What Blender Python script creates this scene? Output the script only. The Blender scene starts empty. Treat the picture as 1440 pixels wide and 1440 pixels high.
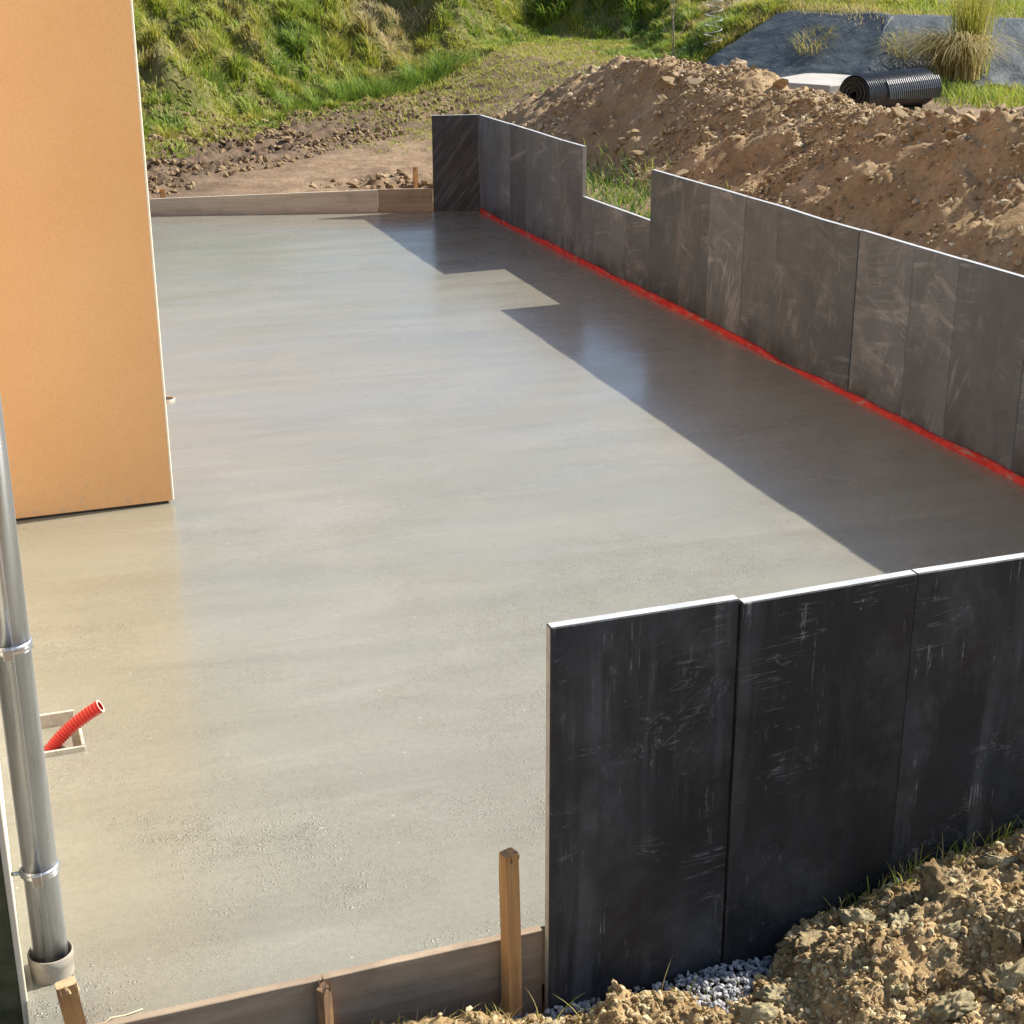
import bpy, bmesh, math, random
import numpy as np
from mathutils import Vector, Matrix

# ------------------------------------------------------------------ camera
SC = bpy.context.scene
COL = SC.collection
YAW, PITCH, ROLL, FPX, CAM_H = 0.34434934, 0.35848746, -0.00325107, 2207.59, 2.7
cd = bpy.data.cameras.new('camera')
cam = bpy.data.objects.new('camera', cd)
COL.objects.link(cam)
_f = Vector((math.sin(YAW) * math.cos(PITCH), math.cos(YAW) * math.cos(PITCH), -math.sin(PITCH)))
_r = Vector((math.cos(YAW), -math.sin(YAW), 0))
_u = _r.cross(_f)
_r2 = _r * math.cos(ROLL) + _u * math.sin(ROLL)
_u2 = -_r * math.sin(ROLL) + _u * math.cos(ROLL)
cam.matrix_world = Matrix(((_r2.x, _u2.x, -_f.x, 0), (_r2.y, _u2.y, -_f.y, 0), (_r2.z, _u2.z, -_f.z, CAM_H), (0, 0, 0, 1)))
cd.sensor_width = 36
cd.lens = FPX / 1440 * 36
cd.clip_start = 0.05
cd.clip_end = 2000
SC.camera = cam

# ------------------------------------------------------------------ sky, sun, exposure
SUN_EL, SUN_AZ = math.radians(37.8), math.radians(87.0)      # azimuth clockwise from +Y
w = bpy.data.worlds.new('World')
SC.world = w
w.use_nodes = True
nt = w.node_tree
sky = nt.nodes.new('ShaderNodeTexSky')
sky.sky_type = 'NISHITA'
sky.sun_disc = False
sky.sun_elevation = SUN_EL
sky.sun_rotation = SUN_AZ
sky.air_density = 1.0
sky.dust_density = 1.0
sky.ozone_density = 1.5
nt.nodes['Background'].inputs['Strength'].default_value = 0.10
nt.links.new(sky.outputs[0], nt.nodes['Background'].inputs['Color'])
sd = bpy.data.lights.new('sun', 'SUN')
sd.energy = 5.0
sd.angle = math.radians(0.53)
sd.color = (1.0, 0.945, 0.865)
sun = bpy.data.objects.new('sun', sd)
COL.objects.link(sun)
sv = Vector((math.sin(SUN_AZ) * math.cos(SUN_EL), math.cos(SUN_AZ) * math.cos(SUN_EL), math.sin(SUN_EL)))
sun.rotation_euler = sv.to_track_quat('Z', 'Y').to_euler()
sun.location = sv * 40
SC.view_settings.view_transform = 'Standard'
SC.view_settings.look = 'None'
SC.view_settings.gamma = 1.0
SC.view_settings.use_curve_mapping = False
SC.view_settings.exposure = 0.80

RNG = np.random.default_rng(7)
random.seed(7)


# ------------------------------------------------------------------ numpy helpers
def sstep(a, b, x):
    t = np.clip((x - a) / (b - a), 0, 1)
    return t * t * (3 - 2 * t)


def _hash(ix, iy, seed):
    h = (ix.astype(np.int64) * 374761393 + iy.astype(np.int64) * 668265263 + seed * 1442695041) & 0x7fffffff
    h = ((h ^ (h >> 13)) * 1274126177) & 0x7fffffff
    h = (h ^ (h >> 16)) & 0xffff
    return h / 65535.0


def vnoise(x, y, seed=0):
    x = np.asarray(x, float); y = np.asarray(y, float)
    ix = np.floor(x); iy = np.floor(y)
    fx = x - ix; fy = y - iy
    fx = fx * fx * fx * (fx * (fx * 6 - 15) + 10); fy = fy * fy * fy * (fy * (fy * 6 - 15) + 10)
    a = _hash(ix, iy, seed); b = _hash(ix + 1, iy, seed); c = _hash(ix, iy + 1, seed); d = _hash(ix + 1, iy + 1, seed)
    return (a * (1 - fx) + b * fx) * (1 - fy) + (c * (1 - fx) + d * fx) * fy - 0.5


def fbm(x, y, seed=0, oct=4, gain=0.5):
    s = 0; a = 1.0
    for k in range(oct):
        s = s + a * vnoise(x * 2 ** k + 17.3 * k, y * 2 ** k - 9.1 * k, seed + k)
        a *= gain
    return s


def np_mesh(name, verts, faces, tint=None, smooth=False):
    """faces: (n,3) or (n,4) int array"""
    me = bpy.data.meshes.new(name)
    verts = np.asarray(verts, np.float32); faces = np.asarray(faces, np.int32)
    n, k = faces.shape
    me.vertices.add(len(verts)); me.vertices.foreach_set('co', verts.ravel())
    me.loops.add(n * k); me.loops.foreach_set('vertex_index', faces.ravel())
    me.polygons.add(n); me.polygons.foreach_set('loop_start', np.arange(0, n * k, k, dtype=np.int32))
    me.polygons.foreach_set('use_smooth', np.full(n, smooth, dtype=bool))
    if tint is not None:
        at = me.attributes.new('tint', 'FLOAT', 'POINT')
        at.data.foreach_set('value', np.asarray(tint, np.float32))
    me.update(calc_edges=True)
    return me


def link(name, me, mats=None, parent=None, loc=None):
    o = bpy.data.objects.new(name, me)
    COL.objects.link(o)
    if mats is not None and me is not None:
        for m in (mats if isinstance(mats, (list, tuple)) else [mats]):
            me.materials.append(m)
    if loc is not None:
        o.location = loc
    if parent is not None:
        o.parent = parent
    return o


def tag(o, label=None, cat=None, group=None, kind=None):
    if label: o['label'] = label
    if cat: o['category'] = cat
    if group: o['group'] = group
    if kind: o['kind'] = kind
    return o


def empty(name, loc, label, cat, group=None):
    o = bpy.data.objects.new(name, None)
    COL.objects.link(o)
    o.location = loc
    o.empty_display_size = 0.1
    return tag(o, label, cat, group)


class MB:
    """collects shapes into one bmesh"""
    def __init__(self): self.bm = bmesh.new()

    def box(self, a, b, bevel=0.0, mi=0):
        ax, ay, az = a; bx, by, bz = b
        vs = [self.bm.verts.new(c) for c in ((ax, ay, az), (bx, ay, az), (bx, by, az), (ax, by, az), (ax, ay, bz), (bx, ay, bz), (bx, by, bz), (ax, by, bz))]
        fs = [self.bm.faces.new([vs[i] for i in q]) for q in ((0, 3, 2, 1), (4, 5, 6, 7), (0, 1, 5, 4), (1, 2, 6, 5), (2, 3, 7, 6), (3, 0, 4, 7))]
        for f in fs: f.material_index = mi
        if bevel:
            ed = list({e for f in fs for e in f.edges})
            bmesh.ops.bevel(self.bm, geom=ed, offset=bevel, segments=2, affect='EDGES', profile=0.5)
        return fs

    def tube(self, pts, rad, seg=12, cap=True, mi=0, smooth=True):
        pts = [Vector(p) for p in pts]
        rads = rad if isinstance(rad, (list, tuple)) else [rad] * len(pts)
        rings = []
        up = None
        for i, p in enumerate(pts):
            t = (pts[min(i + 1, len(pts) - 1)] - pts[max(i - 1, 0)]).normalized()
            if up is None:
                up = Vector((0, 0, 1)) if abs(t.z) < 0.9 else Vector((1, 0, 0))
            s = t.cross(up).normalized(); up = s.cross(t).normalized()
            rings.append([self.bm.verts.new(p + (s * math.cos(a) + up * math.sin(a)) * rads[i]) for a in [2 * math.pi * k / seg for k in range(seg)]])
        for i in range(len(rings) - 1):
            for k in range(seg):
                f = self.bm.faces.new((rings[i][k], rings[i][(k + 1) % seg], rings[i + 1][(k + 1) % seg], rings[i + 1][k]))
                f.material_index = mi; f.smooth = smooth
        if cap:
            f = self.bm.faces.new(rings[0][::-1]); f.material_index = mi
            f = self.bm.faces.new(rings[-1]); f.material_index = mi

    def build(self, name, mats, parent=None, loc=None):
        bmesh.ops.recalc_face_normals(self.bm, faces=self.bm.faces[:])
        me = bpy.data.meshes.new(name)
        self.bm.to_mesh(me); self.bm.free()
        return link(name, me, mats, parent, loc)


# ------------------------------------------------------------------ material helpers
class Mat:
    def __init__(self, name, rough=0.8, spec=0.5, metal=0.0):
        self.m = bpy.data.materials.new(name)
        self.m.use_nodes = True
        self.t = self.m.node_tree
        self.b = self.t.nodes['Principled BSDF']
        self.b.inputs['Roughness'].default_value = rough
        self.b.inputs['Metallic'].default_value = metal
        self.b.inputs['Specular IOR Level'].default_value = spec

    def n(self, kind, **kw):
        nd = self.t.nodes.new('ShaderNode' + kind)
        for k, v in kw.items():
            if k in nd.inputs.keys() and not hasattr(nd, k):
                nd.inputs[k].default_value = v
            else:
                setattr(nd, k, v)
        return nd

    def l(self, a, b): self.t.links.new(a, b)

    def coords(self, scale=(1, 1, 1), rot=(0, 0, 0), kind='Object', random_shift=0.0):
        tc = self.n('TexCoord')
        mp = self.n('Mapping')
        mp.inputs['Scale'].default_value = scale
        src = tc.outputs[kind]
        if tuple(rot) != (0, 0, 0):
            mq = self.n('Mapping')
            mq.inputs['Rotation'].default_value = rot
            self.l(src, mq.inputs['Vector'])
            src = mq.outputs[0]
        if random_shift:
            oi = self.n('ObjectInfo')
            cb = self.n('CombineXYZ')
            for k, f in enumerate((1.0, 0.37, 0.71)):
                mu = self.n('Math', operation='MULTIPLY'); mu.inputs[1].default_value = random_shift * f
                self.l(oi.outputs['Random'], mu.inputs[0]); self.l(mu.outputs[0], cb.inputs[k])
            ad = self.n('VectorMath', operation='ADD')
            self.l(src, ad.inputs[0]); self.l(cb.outputs[0], ad.inputs[1])
            src = ad.outputs[0]
        self.l(src, mp.inputs['Vector'])
        return mp.outputs[0]

    def noise(self, vec, scale, detail=4, rough=0.55, dist=0.0):
        nd = self.n('TexNoise')
        nd.inputs['Scale'].default_value = scale; nd.inputs['Detail'].default_value = detail
        nd.inputs['Roughness'].default_value = rough; nd.inputs['Distortion'].default_value = dist
        self.l(vec, nd.inputs['Vector'])
        return nd.outputs['Fac']

    def voronoi(self, vec, scale, feature='F1', out='Distance', rnd=1.0):
        nd = self.n('TexVoronoi', feature=feature)
        nd.inputs['Scale'].default_value = scale
        nd.inputs['Randomness'].default_value = rnd
        self.l(vec, nd.inputs['Vector'])
        return nd.outputs[out]

    def ramp(self, fac, stops, interp='LINEAR'):
        nd = self.n('ValToRGB')
        cr = nd.color_ramp; cr.interpolation = interp
        while len(cr.elements) > len(stops): cr.elements.remove(cr.elements[-1])
        while len(cr.elements) < len(stops): cr.elements.new(0.5)
        for e, (p, c) in zip(cr.elements, stops):
            e.position = p
            e.color = (c, c, c, 1) if isinstance(c, (int, float)) else (*c, 1)
        self.l(fac, nd.inputs[0])
        return nd.outputs[0]

    def mix(self, fac, a, b, mode='MIX'):
        nd = self.n('Mix', data_type='RGBA', blend_type=mode)
        for s, v in ((0, fac), (6, a), (7, b)):
            if isinstance(v, (int, float)): nd.inputs[s].default_value = v
            elif isinstance(v, tuple): nd.inputs[s].default_value = (*v, 1)
            else: self.l(v, nd.inputs[s])
        return nd.outputs[2]

    def math(self, op, a, b=None):
        nd = self.n('Math', operation=op)
        for s, v in ((0, a), (1, b)):
            if v is None: continue
            if isinstance(v, (int, float)): nd.inputs[s].default_value = v
            else: self.l(v, nd.inputs[s])
        return nd.outputs[0]

    def attr(self, name):
        nd = self.n('Attribute', attribute_name=name)
        return nd.outputs['Fac']

    def color(self, c):
        if isinstance(c, tuple): self.b.inputs['Base Color'].default_value = (*c, 1)
        else: self.l(c, self.b.inputs['Base Color'])
        return self

    def rough(self, v): self.l(v, self.b.inputs['Roughness']); return self

    def bump(self, *layers):
        """layers: (height socket, strength, distance)"""
        prev = None
        for h, s, d in layers:
            nd = self.n('Bump'); nd.inputs['Distance'].default_value = d
            if isinstance(s, (int, float)): nd.inputs['Strength'].default_value = s
            else: self.l(s, nd.inputs['Strength'])
            self.l(h, nd.inputs['Height'])
            if prev is not None: self.l(prev, nd.inputs['Normal'])
            prev = nd.outputs[0]
        self.l(prev, self.b.inputs['Normal'])
        return self


M = {}

# fresh concrete: grey-beige, wet sheen, screed streaks across the width, crumbs that the float left
a = Mat('fresh_concrete', 0.3, 0.5)
a.b.inputs['Coat Weight'].default_value = 0.72
a.b.inputs['Coat IOR'].default_value = 1.4
a.b.inputs['Coat Roughness'].default_value = 0.18
v = a.coords()
big = a.noise(v, 0.55, 4, 0.6)
streak = a.noise(a.coords((0.5, 3.2, 1), (0, 0, 0.06)), 1.3, 5, 0.62, 0.6)
fine = a.noise(v, 38, 5, 0.7)
c = a.mix(a.ramp(streak, [(0.32, 0.0), (0.7, 1.0)]), (0.230, 0.219, 0.167), (0.302, 0.290, 0.228))
c = a.mix(a.ramp(big, [(0.35, 0.0), (0.68, 0.55)]), c, (0.250, 0.236, 0.178))
pat = a.noise(v, 1.1, 5, 0.6, 0.8)
c = a.mix(a.ramp(pat, [(0.50, 0.0), (0.70, 0.5)]), c, (0.226, 0.218, 0.160))
c = a.mix(a.ramp(pat, [(0.28, 0.45), (0.44, 0.0)]), c, (0.318, 0.298, 0.243))
c = a.mix(a.ramp(fine, [(0.3, 0.30), (0.62, 0.0)]), c, (0.15, 0.143, 0.12))
grit = a.noise(v, 190, 3, 0.75)
c = a.mix(a.ramp(grit, [(0.30, 0.35), (0.50, 0.0)]), c, (0.12, 0.115, 0.10))
c = a.mix(a.ramp(grit, [(0.56, 0.0), (0.74, 0.25)]), c, (0.42, 0.41, 0.36))
spk = a.voronoi(v, 9.0)
c = a.mix(a.ramp(spk, [(0.0, 0.7), (0.035, 0.5), (0.05, 0.0)]), c, (0.52, 0.50, 0.46))
a.color(c)
r1 = a.noise(a.coords((0.8, 2.0, 1)), 1.6, 4, 0.6, 0.4)
a.rough(a.ramp(r1, [(0.3, 0.19), (0.72, 0.40)]))
a.l(a.ramp(a.noise(a.coords((0.5, 1.3, 1)), 1.0, 5, 0.65, 0.6), [(0.32, 0.45), (0.66, 0.95)]), a.b.inputs['Coat Weight'])
sep = a.n('SeparateXYZ'); a.l(a.coords(), sep.inputs[0])
crumbmask = a.math('MULTIPLY', a.ramp(a.noise(v, 1.3, 3, 0.6), [(0.40, 0.12), (0.68, 1.0)]), 1.0)
mr = a.n('MapRange'); mr.inputs['From Min'].default_value = 3.4; mr.inputs['From Max'].default_value = 8.5
mr.inputs['To Min'].default_value = 1.0; mr.inputs['To Max'].default_value = 0.1
a.l(sep.outputs[1], mr.inputs['Value'])
crumbmask = a.math('MULTIPLY', crumbmask, mr.outputs[0])
cr0 = a.math('MULTIPLY', a.ramp(a.noise(a.coords((1, 1.5, 1)), 95, 4, 0.7, 0.3), [(0.52, 0.0), (0.72, 0.8)]), a.ramp(a.noise(v, 7, 4, 0.7), [(0.40, 0.1), (0.62, 1.0)]))
cr = a.math('MULTIPLY', a.ramp(a.voronoi(v, 85), [(0.05, 1.0), (0.42, 0.0)]), a.ramp(a.noise(v, 24, 4, 0.7), [(0.46, 0.0), (0.62, 1.0)]))
cr = a.math('MAXIMUM', cr, cr0)
a.bump((streak, 0.045, 0.02), (fine, 0.10, 0.003), (cr, crumbmask, 0.011))
M['concrete'] = a.m

# orange sprayed render
a = Mat('orange_render', 0.9, 0.25)
v = a.coords()
c = a.mix(a.ramp(a.noise(v, 0.9, 4, 0.6), [(0.3, 0.0), (0.72, 1.0)]), (0.68, 0.380, 0.182), (0.73, 0.445, 0.235))
c = a.mix(a.ramp(a.noise(v, 130, 3, 0.7), [(0.35, 0.3), (0.6, 0.0)]), c, (0.50, 0.27, 0.12))
a.color(c)
stn = a.noise(a.coords((1.6, 1.6, 0.5)), 1.4, 6, 0.7)
c = a.mix(a.ramp(stn, [(0.50, 0.0), (0.75, 0.35)]), c, (0.62, 0.40, 0.24))
sp = a.n('SeparateXYZ'); a.l(a.coords(), sp.inputs[0])
spl = a.math('MULTIPLY', a.ramp(sp.outputs[2], [(0.02, 1.0), (0.35, 0.0)]), a.ramp(a.noise(v, 17, 6, 0.8), [(0.56, 0.0), (0.66, 1.0)]))
c = a.mix(a.math('MULTIPLY', spl, 0.5), c, (0.36, 0.33, 0.28))
a.color(c)
a.bump((a.noise(v, 160, 4, 0.7), 0.35, 0.004), (a.noise(v, 2.2, 3), 0.15, 0.01))
M['orange'] = a.m

a = Mat('cream_render', 0.9, 0.25)
v = a.coords()
a.color(a.mix(a.ramp(a.noise(v, 7, 5, 0.65), [(0.35, 0.0), (0.7, 1.0)]), (0.66, 0.58, 0.43), (0.74, 0.68, 0.54)))
a.bump((a.noise(v, 160, 4, 0.7), 0.3, 0.004))
M['cream'] = a.m

a = Mat('dark_olive_render', 0.95, 0.2)
v = a.coords()
a.color(a.mix(a.ramp(a.noise(v, 14, 5, 0.65), [(0.35, 0.0), (0.7, 1.0)]), (0.055, 0.06, 0.03), (0.12, 0.115, 0.07)))
a.bump((a.noise(v, 70, 4, 0.7), 0.4, 0.006))
M['olive'] = a.m

a = Mat('bead_white', 0.6); a.color((0.70, 0.62, 0.50)); M['bead'] = a.m
a = Mat('shade_black', 0.9); a.color((0.035, 0.03, 0.027)); M['shade_fill'] = a.m  # near-black: paints the wall-foot shadow gap, the pipe's dark inside, the roll core


def slate(name, lo, hi, haze, drips, scr, brush=0.0, diag=0.0):
    a = Mat(name, 0.55, 0.4)
    v = a.coords(random_shift=60)
    st = a.noise(a.coords((7, 7, 0.45), random_shift=60), 1.6, 5, 0.65, 0.3)
    cl = a.noise(v, 2.6, 6, 0.66, 0.3)
    c = a.mix(a.ramp(cl, [(0.34, 0.0), (0.68, 1.0)]), lo, hi)
    # cement film: clouds, and wide runs down the face
    cloud = a.noise(a.coords((1.0, 1.0, 0.55), random_shift=45), 2.0, 7, 0.72, 0.5)
    hz_ = a.math('MULTIPLY', a.ramp(cloud, [(0.47, 0.0), (0.72, 1.0)]), a.ramp(a.noise(v, 13, 6, 0.75), [(0.34, 0.25), (0.64, 1.0)]))
    run = a.math('MULTIPLY', a.ramp(st, [(0.50, 0.0), (0.66, 1.0)]), a.ramp(a.noise(v, 1.5, 4, 0.65), [(0.44, 0.0), (0.66, 1.0)]))
    c = a.mix(a.math('MULTIPLY', a.math('MAXIMUM', hz_, run), haze), c, (0.20, 0.205, 0.225))
    # thin broken drips running straight down
    for k, sc_ in enumerate((10.0, 17.0)):
        dn = a.noise(a.coords((sc_, sc_, 0.28), random_shift=60 + 21 * k), 1.0, 3, 0.5, 0.15)
        line = a.ramp(dn, [(0.478, 0.0), (0.5, 1.0), (0.522, 0.0)])
        brk = a.math('MULTIPLY', a.ramp(a.noise(a.coords((6, 6, 2.2), random_shift=33 + 7 * k), 3.0, 6, 0.8), [(0.54, 0.0), (0.64, 1.0)]), a.ramp(a.noise(v, 1.9 + k, 3), [(0.52, 0.0), (0.62, 1.0)]))
        c = a.mix(a.math('MULTIPLY', a.math('MULTIPLY', line, brk), drips), c, (0.46, 0.46, 0.45))
    # hairline scrapes lying nearly level
    sn = a.noise(a.coords((1.0, 1.0, 15.0), (0, 0.08, 0), random_shift=71), 1.3, 4, 0.6, 0.5)
    line = a.ramp(sn, [(0.490, 0.0), (0.5, 1.0), (0.510, 0.0)])
    msk = a.ramp(a.noise(a.coords(random_shift=52), 2.2, 5, 0.75), [(0.54, 0.0), (0.66, 1.0)])
    c = a.mix(a.math('MULTIPLY', a.math('MULTIPLY', line, msk), scr), c, (0.33, 0.33, 0.36))
    # irregular pale veins and curved scrapes
    vn = a.noise(a.coords((1.0, 1.0, 1.6), (0, 0.5, 0), random_shift=83), 1.7, 6, 0.72, 1.1)
    line = a.ramp(vn, [(0.494, 0.0), (0.5, 1.0), (0.506, 0.0)])
    msk = a.ramp(a.noise(a.coords(random_shift=37), 3.0, 5, 0.75), [(0.53, 0.0), (0.64, 1.0)])
    c = a.mix(a.math('MULTIPLY', a.math('MULTIPLY', line, msk), scr * 0.5), c, (0.34, 0.34, 0.36))
    # flecks of splashed cement in loose groups
    ch = a.voronoi(a.coords((1, 1, 0.55), random_shift=60), 46)
    ch = a.math('MULTIPLY', a.ramp(ch, [(0.0, 1.0), (0.13, 0.9), (0.18, 0.0)]), a.ramp(a.noise(v, 4.5, 5, 0.8), [(0.62, 0.0), (0.70, 1.0)]))
    c = a.mix(a.math('MULTIPLY', ch, scr * 0.7), c, (0.44, 0.44, 0.42))
    if brush:       # wiped arcs of drying slurry
        for k, (rot, sz) in enumerate(((0.2, 6.0), (-0.35, 5.0), (1.25, 7.0))):
            b1_ = a.noise(a.coords((0.9, 0.9, sz), (0, rot, 0), random_shift=40 + 17 * k), 0.75, 7, 0.75, 3.2)
            bm_ = a.math('MULTIPLY', a.ramp(b1_, [(0.50, 0.0), (0.66, 1.0)]), a.ramp(a.noise(a.coords(random_shift=23 + 31 * k), 1.5, 4, 0.6, 0.5), [(0.50, 0.0), (0.62, 1.0)]))
            c = a.mix(a.math('MULTIPLY', bm_, brush), c, (0.29, 0.315, 0.35))
        sp = a.n('SeparateXYZ'); a.l(a.coords(), sp.inputs[0])
        wet = a.math('MULTIPLY', a.ramp(sp.outputs[2], [(0.03, 1.0), (0.22, 0.0)]), a.ramp(a.noise(v, 3.5, 5, 0.7), [(0.42, 0.0), (0.6, 1.0)]))
        c = a.mix(a.math('MULTIPLY', wet, 0.75), c, (0.022, 0.021, 0.022))
    if diag:
        wn = a.noise(a.coords((2.0, 2.0, 24.0), (0, 0.95, 0), random_shift=60), 1.2, 3, 0.6, 0.1)
        c = a.mix(a.math('MULTIPLY', a.ramp(wn, [(0.48, 0.0), (0.66, 1.0)]), diag), c, (0.13, 0.14, 0.17))
    oi = a.n('ObjectInfo')      # each slab its own tone
    hs = a.n('HueSaturation')
    mrn = a.n('MapRange'); mrn.inputs['To Min'].default_value = 0.80; mrn.inputs['To Max'].default_value = 1.20
    a.l(oi.outputs['Random'], mrn.inputs['Value']); a.l(mrn.outputs[0], hs.inputs['Value']); a.l(c, hs.inputs['Color'])
    a.color(hs.outputs[0])
    a.rough(a.ramp(cl, [(0.3, 0.42), (0.7, 0.68)]))
    a.bump((a.noise(a.coords((1, 1, 0.4), random_shift=60), 7, 7, 0.72), 0.35, 0.012), (st, 0.12, 0.01))
    return a.m


M['slate_near'] = slate('dark_slate', (0.009, 0.0105, 0.0125), (0.021, 0.0245, 0.030), 0.34, 0.6, 0.8)
M['slate_far'] = slate('dusty_slate', (0.066, 0.081, 0.103), (0.112, 0.134, 0.166), 0.45, 0.45, 0.3, brush=0.68)
M['slate_diag'] = slate('ribbed_slate', (0.022, 0.026, 0.036), (0.040, 0.046, 0.060), 0.15, 0.2, 0.2, diag=0.6)
a = Mat('sawn_slate_edge', 0.7)
a.color(a.mix(a.ramp(a.noise(a.coords(), 14, 5, 0.7), [(0.35, 0.0), (0.7, 1.0)]), (0.38, 0.40, 0.41), (0.54, 0.55, 0.54)))
M['slate_edge'] = a.m
a = Mat('split_slate_end', 0.8); a.color(a.mix(a.ramp(a.noise(a.coords(), 20, 5, 0.7), [(0.35, 0.0), (0.7, 1.0)]), (0.30, 0.27, 0.23), (0.46, 0.42, 0.36)))
M['slate_end'] = a.m


def wood(name, lo, hi, stain=0.4, axis=0, scale=1.0):
    a = Mat(name, 0.75, 0.3)
    sc_ = [9.0, 9.0, 9.0]; sc_[axis] = 0.7
    v = a.coords(tuple(s * scale for s in sc_), random_shift=30)
    g = a.noise(v, 2.2, 6, 0.7, 0.9)
    c = a.mix(a.ramp(g, [(0.35, 0.0), (0.65, 1.0)]), lo, hi)
    st = a.noise(a.coords(random_shift=20), 5, 5, 0.65)
    c = a.mix(a.ramp(st, [(0.5, 0.0), (0.75, stain)]), c, (0.12, 0.09, 0.07))
    a.color(c)
    a.bump((g, 0.3, 0.006))
    return a.m


M['board'] = wood('formwork_timber', (0.27, 0.20, 0.138), (0.42, 0.33, 0.23), 0.45)
M['board_grey'] = wood('cement_stained_timber', (0.46, 0.39, 0.30), (0.60, 0.54, 0.44), 0.25)
M['stake'] = wood('stake_timber', (0.38, 0.19, 0.07), (0.55, 0.32, 0.13), 0.5, axis=2)
M['stake_dark'] = wood('weathered_stake_timber', (0.14, 0.08, 0.05), (0.42, 0.25, 0.11), 0.9, axis=2)
M['split_wood'] = wood('split_end_grain', (0.55, 0.40, 0.20), (0.72, 0.56, 0.32), 0.2, axis=2)

a = Mat('zinc', 0.35, 0.5, 0.95)
g = a.noise(a.coords((14, 14, 0.8)), 1.5, 5, 0.7)
c = a.mix(a.ramp(g, [(0.35, 0.0), (0.68, 1.0)]), (0.56, 0.60, 0.65), (0.76, 0.78, 0.80))
spk = a.ramp(a.voronoi(a.coords((1, 1, 0.6)), 60), [(0.0, 1.0), (0.07, 0.0)])
c = a.mix(a.math('MULTIPLY', spk, 0.5), c, (0.75, 0.72, 0.66))
c = a.mix(a.ramp(a.noise(a.coords((6, 6, 1.2)), 4, 6, 0.75), [(0.52, 0.0), (0.70, 0.55)]), c, (0.50, 0.46, 0.40))
a.color(c); a.rough(a.ramp(g, [(0.3, 0.24), (0.7, 0.42)]))
a.bump((g, 0.08, 0.01))
M['zinc'] = a.m
a = Mat('grey_pvc', 0.45)
a.color(a.mix(a.ramp(a.noise(a.coords(), 22, 5, 0.7), [(0.4, 0.0), (0.7, 1.0)]), (0.33, 0.28, 0.22), (0.46, 0.42, 0.35)))
M['pvc'] = a.m
a = Mat('red_duct_plastic', 0.4)
a.color((0.66, 0.035, 0.02)); M['duct'] = a.m
a = Mat('cut_duct_rim', 0.6); a.color((0.72, 0.42, 0.34)); M['duct_rim'] = a.m
a = Mat('red_foam', 0.8)
v = a.coords()
c = a.mix(a.ramp(a.noise(v, 9, 4, 0.7), [(0.35, 0.0), (0.7, 1.0)]), (0.34, 0.014, 0.012), (0.54, 0.035, 0.024))
spl = a.ramp(a.noise(a.coords((4, 1.2, 6)), 5.5, 6, 0.75), [(0.55, 0.0), (0.62, 1.0)])
c = a.mix(a.math('MULTIPLY', spl, 0.85), c, (0.25, 0.235, 0.21))
a.color(c); a.bump((a.noise(v, 30, 4), 0.4, 0.006))
M['foam'] = a.m
a = Mat('pale_board', 0.8)
a.color(a.mix(a.ramp(a.noise(a.coords(), 18, 5, 0.7), [(0.35, 0.0), (0.7, 1.0)]), (0.40, 0.36, 0.29), (0.66, 0.61, 0.52)))
M['pale_board'] = a.m


def soil(name, lo, mid, hi, scale=1.0, tint=False, bump=0.5):
    a = Mat(name, 0.95, 0.15)
    v = a.coords()
    n1 = a.noise(v, 2.3 * scale, 6, 0.68)
    c = a.ramp(n1, [(0.3, lo), (0.5, mid), (0.72, hi)])
    n2 = a.noise(v, 26 * scale, 5, 0.7)
    c = a.mix(a.ramp(n2, [(0.32, 0.45), (0.6, 0.0)]), c, tuple(x * 0.55 for x in lo))
    if tint:
        t = a.attr('tint')
        c = a.mix(a.ramp(t, [(0.0, 0.85), (0.45, 0.0)]), c, tuple(x * 0.7 for x in lo))
        c = a.mix(a.ramp(t, [(0.6, 0.0), (1.0, 0.9)]), c, tuple(min(0.75, x * 1.45) for x in hi))
    a.color(c)
    a.bump((n2, bump, 0.03 / scale), (a.noise(v, 85 * scale, 4, 0.7), bump, 0.008 / scale))
    return a.m


M['soil_far'] = soil('brown_spoil', (0.25, 0.168, 0.086), (0.38, 0.265, 0.145), (0.50, 0.375, 0.225), tint=False)
M['clod_far'] = soil('brown_clods', (0.29, 0.20, 0.105), (0.43, 0.315, 0.185), (0.56, 0.445, 0.30), tint=True)
M['soil_near'] = soil('yellow_spoil', (0.29, 0.185, 0.085), (0.45, 0.315, 0.155), (0.56, 0.42, 0.24), 2.4)
M['clod_near'] = soil('yellow_clods', (0.34, 0.225, 0.10), (0.50, 0.36, 0.185), (0.58, 0.45, 0.27), 2.4, tint=True, bump=0.7)
M['dirt'] = soil('bare_dirt', (0.14, 0.095, 0.06), (0.25, 0.175, 0.11), (0.38, 0.28, 0.18))
a = Mat('bare_dirt_and_mud', 0.9, 0.25)      # dry tan earth, darker damp mud where the wheels churned it
v = a.coords()
n1 = a.noise(v, 2.6, 7, 0.7)
c = a.ramp(n1, [(0.3, (0.19, 0.125, 0.072)), (0.5, (0.30, 0.205, 0.125)), (0.72, (0.42, 0.315, 0.20))])
c = a.mix(a.math('MULTIPLY', a.attr('tint'), a.ramp(n1, [(0.3, 1.0), (0.75, 0.55)])), c, (0.125, 0.085, 0.056))
n2 = a.noise(v, 24, 6, 0.72)
c = a.mix(a.ramp(n2, [(0.34, 0.5), (0.58, 0.0)]), c, (0.085, 0.056, 0.034))
a.color(c)
a.bump((n2, 0.7, 0.03), (a.noise(v, 70, 4, 0.7), 0.5, 0.01))
M['dirt'] = a.m
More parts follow.
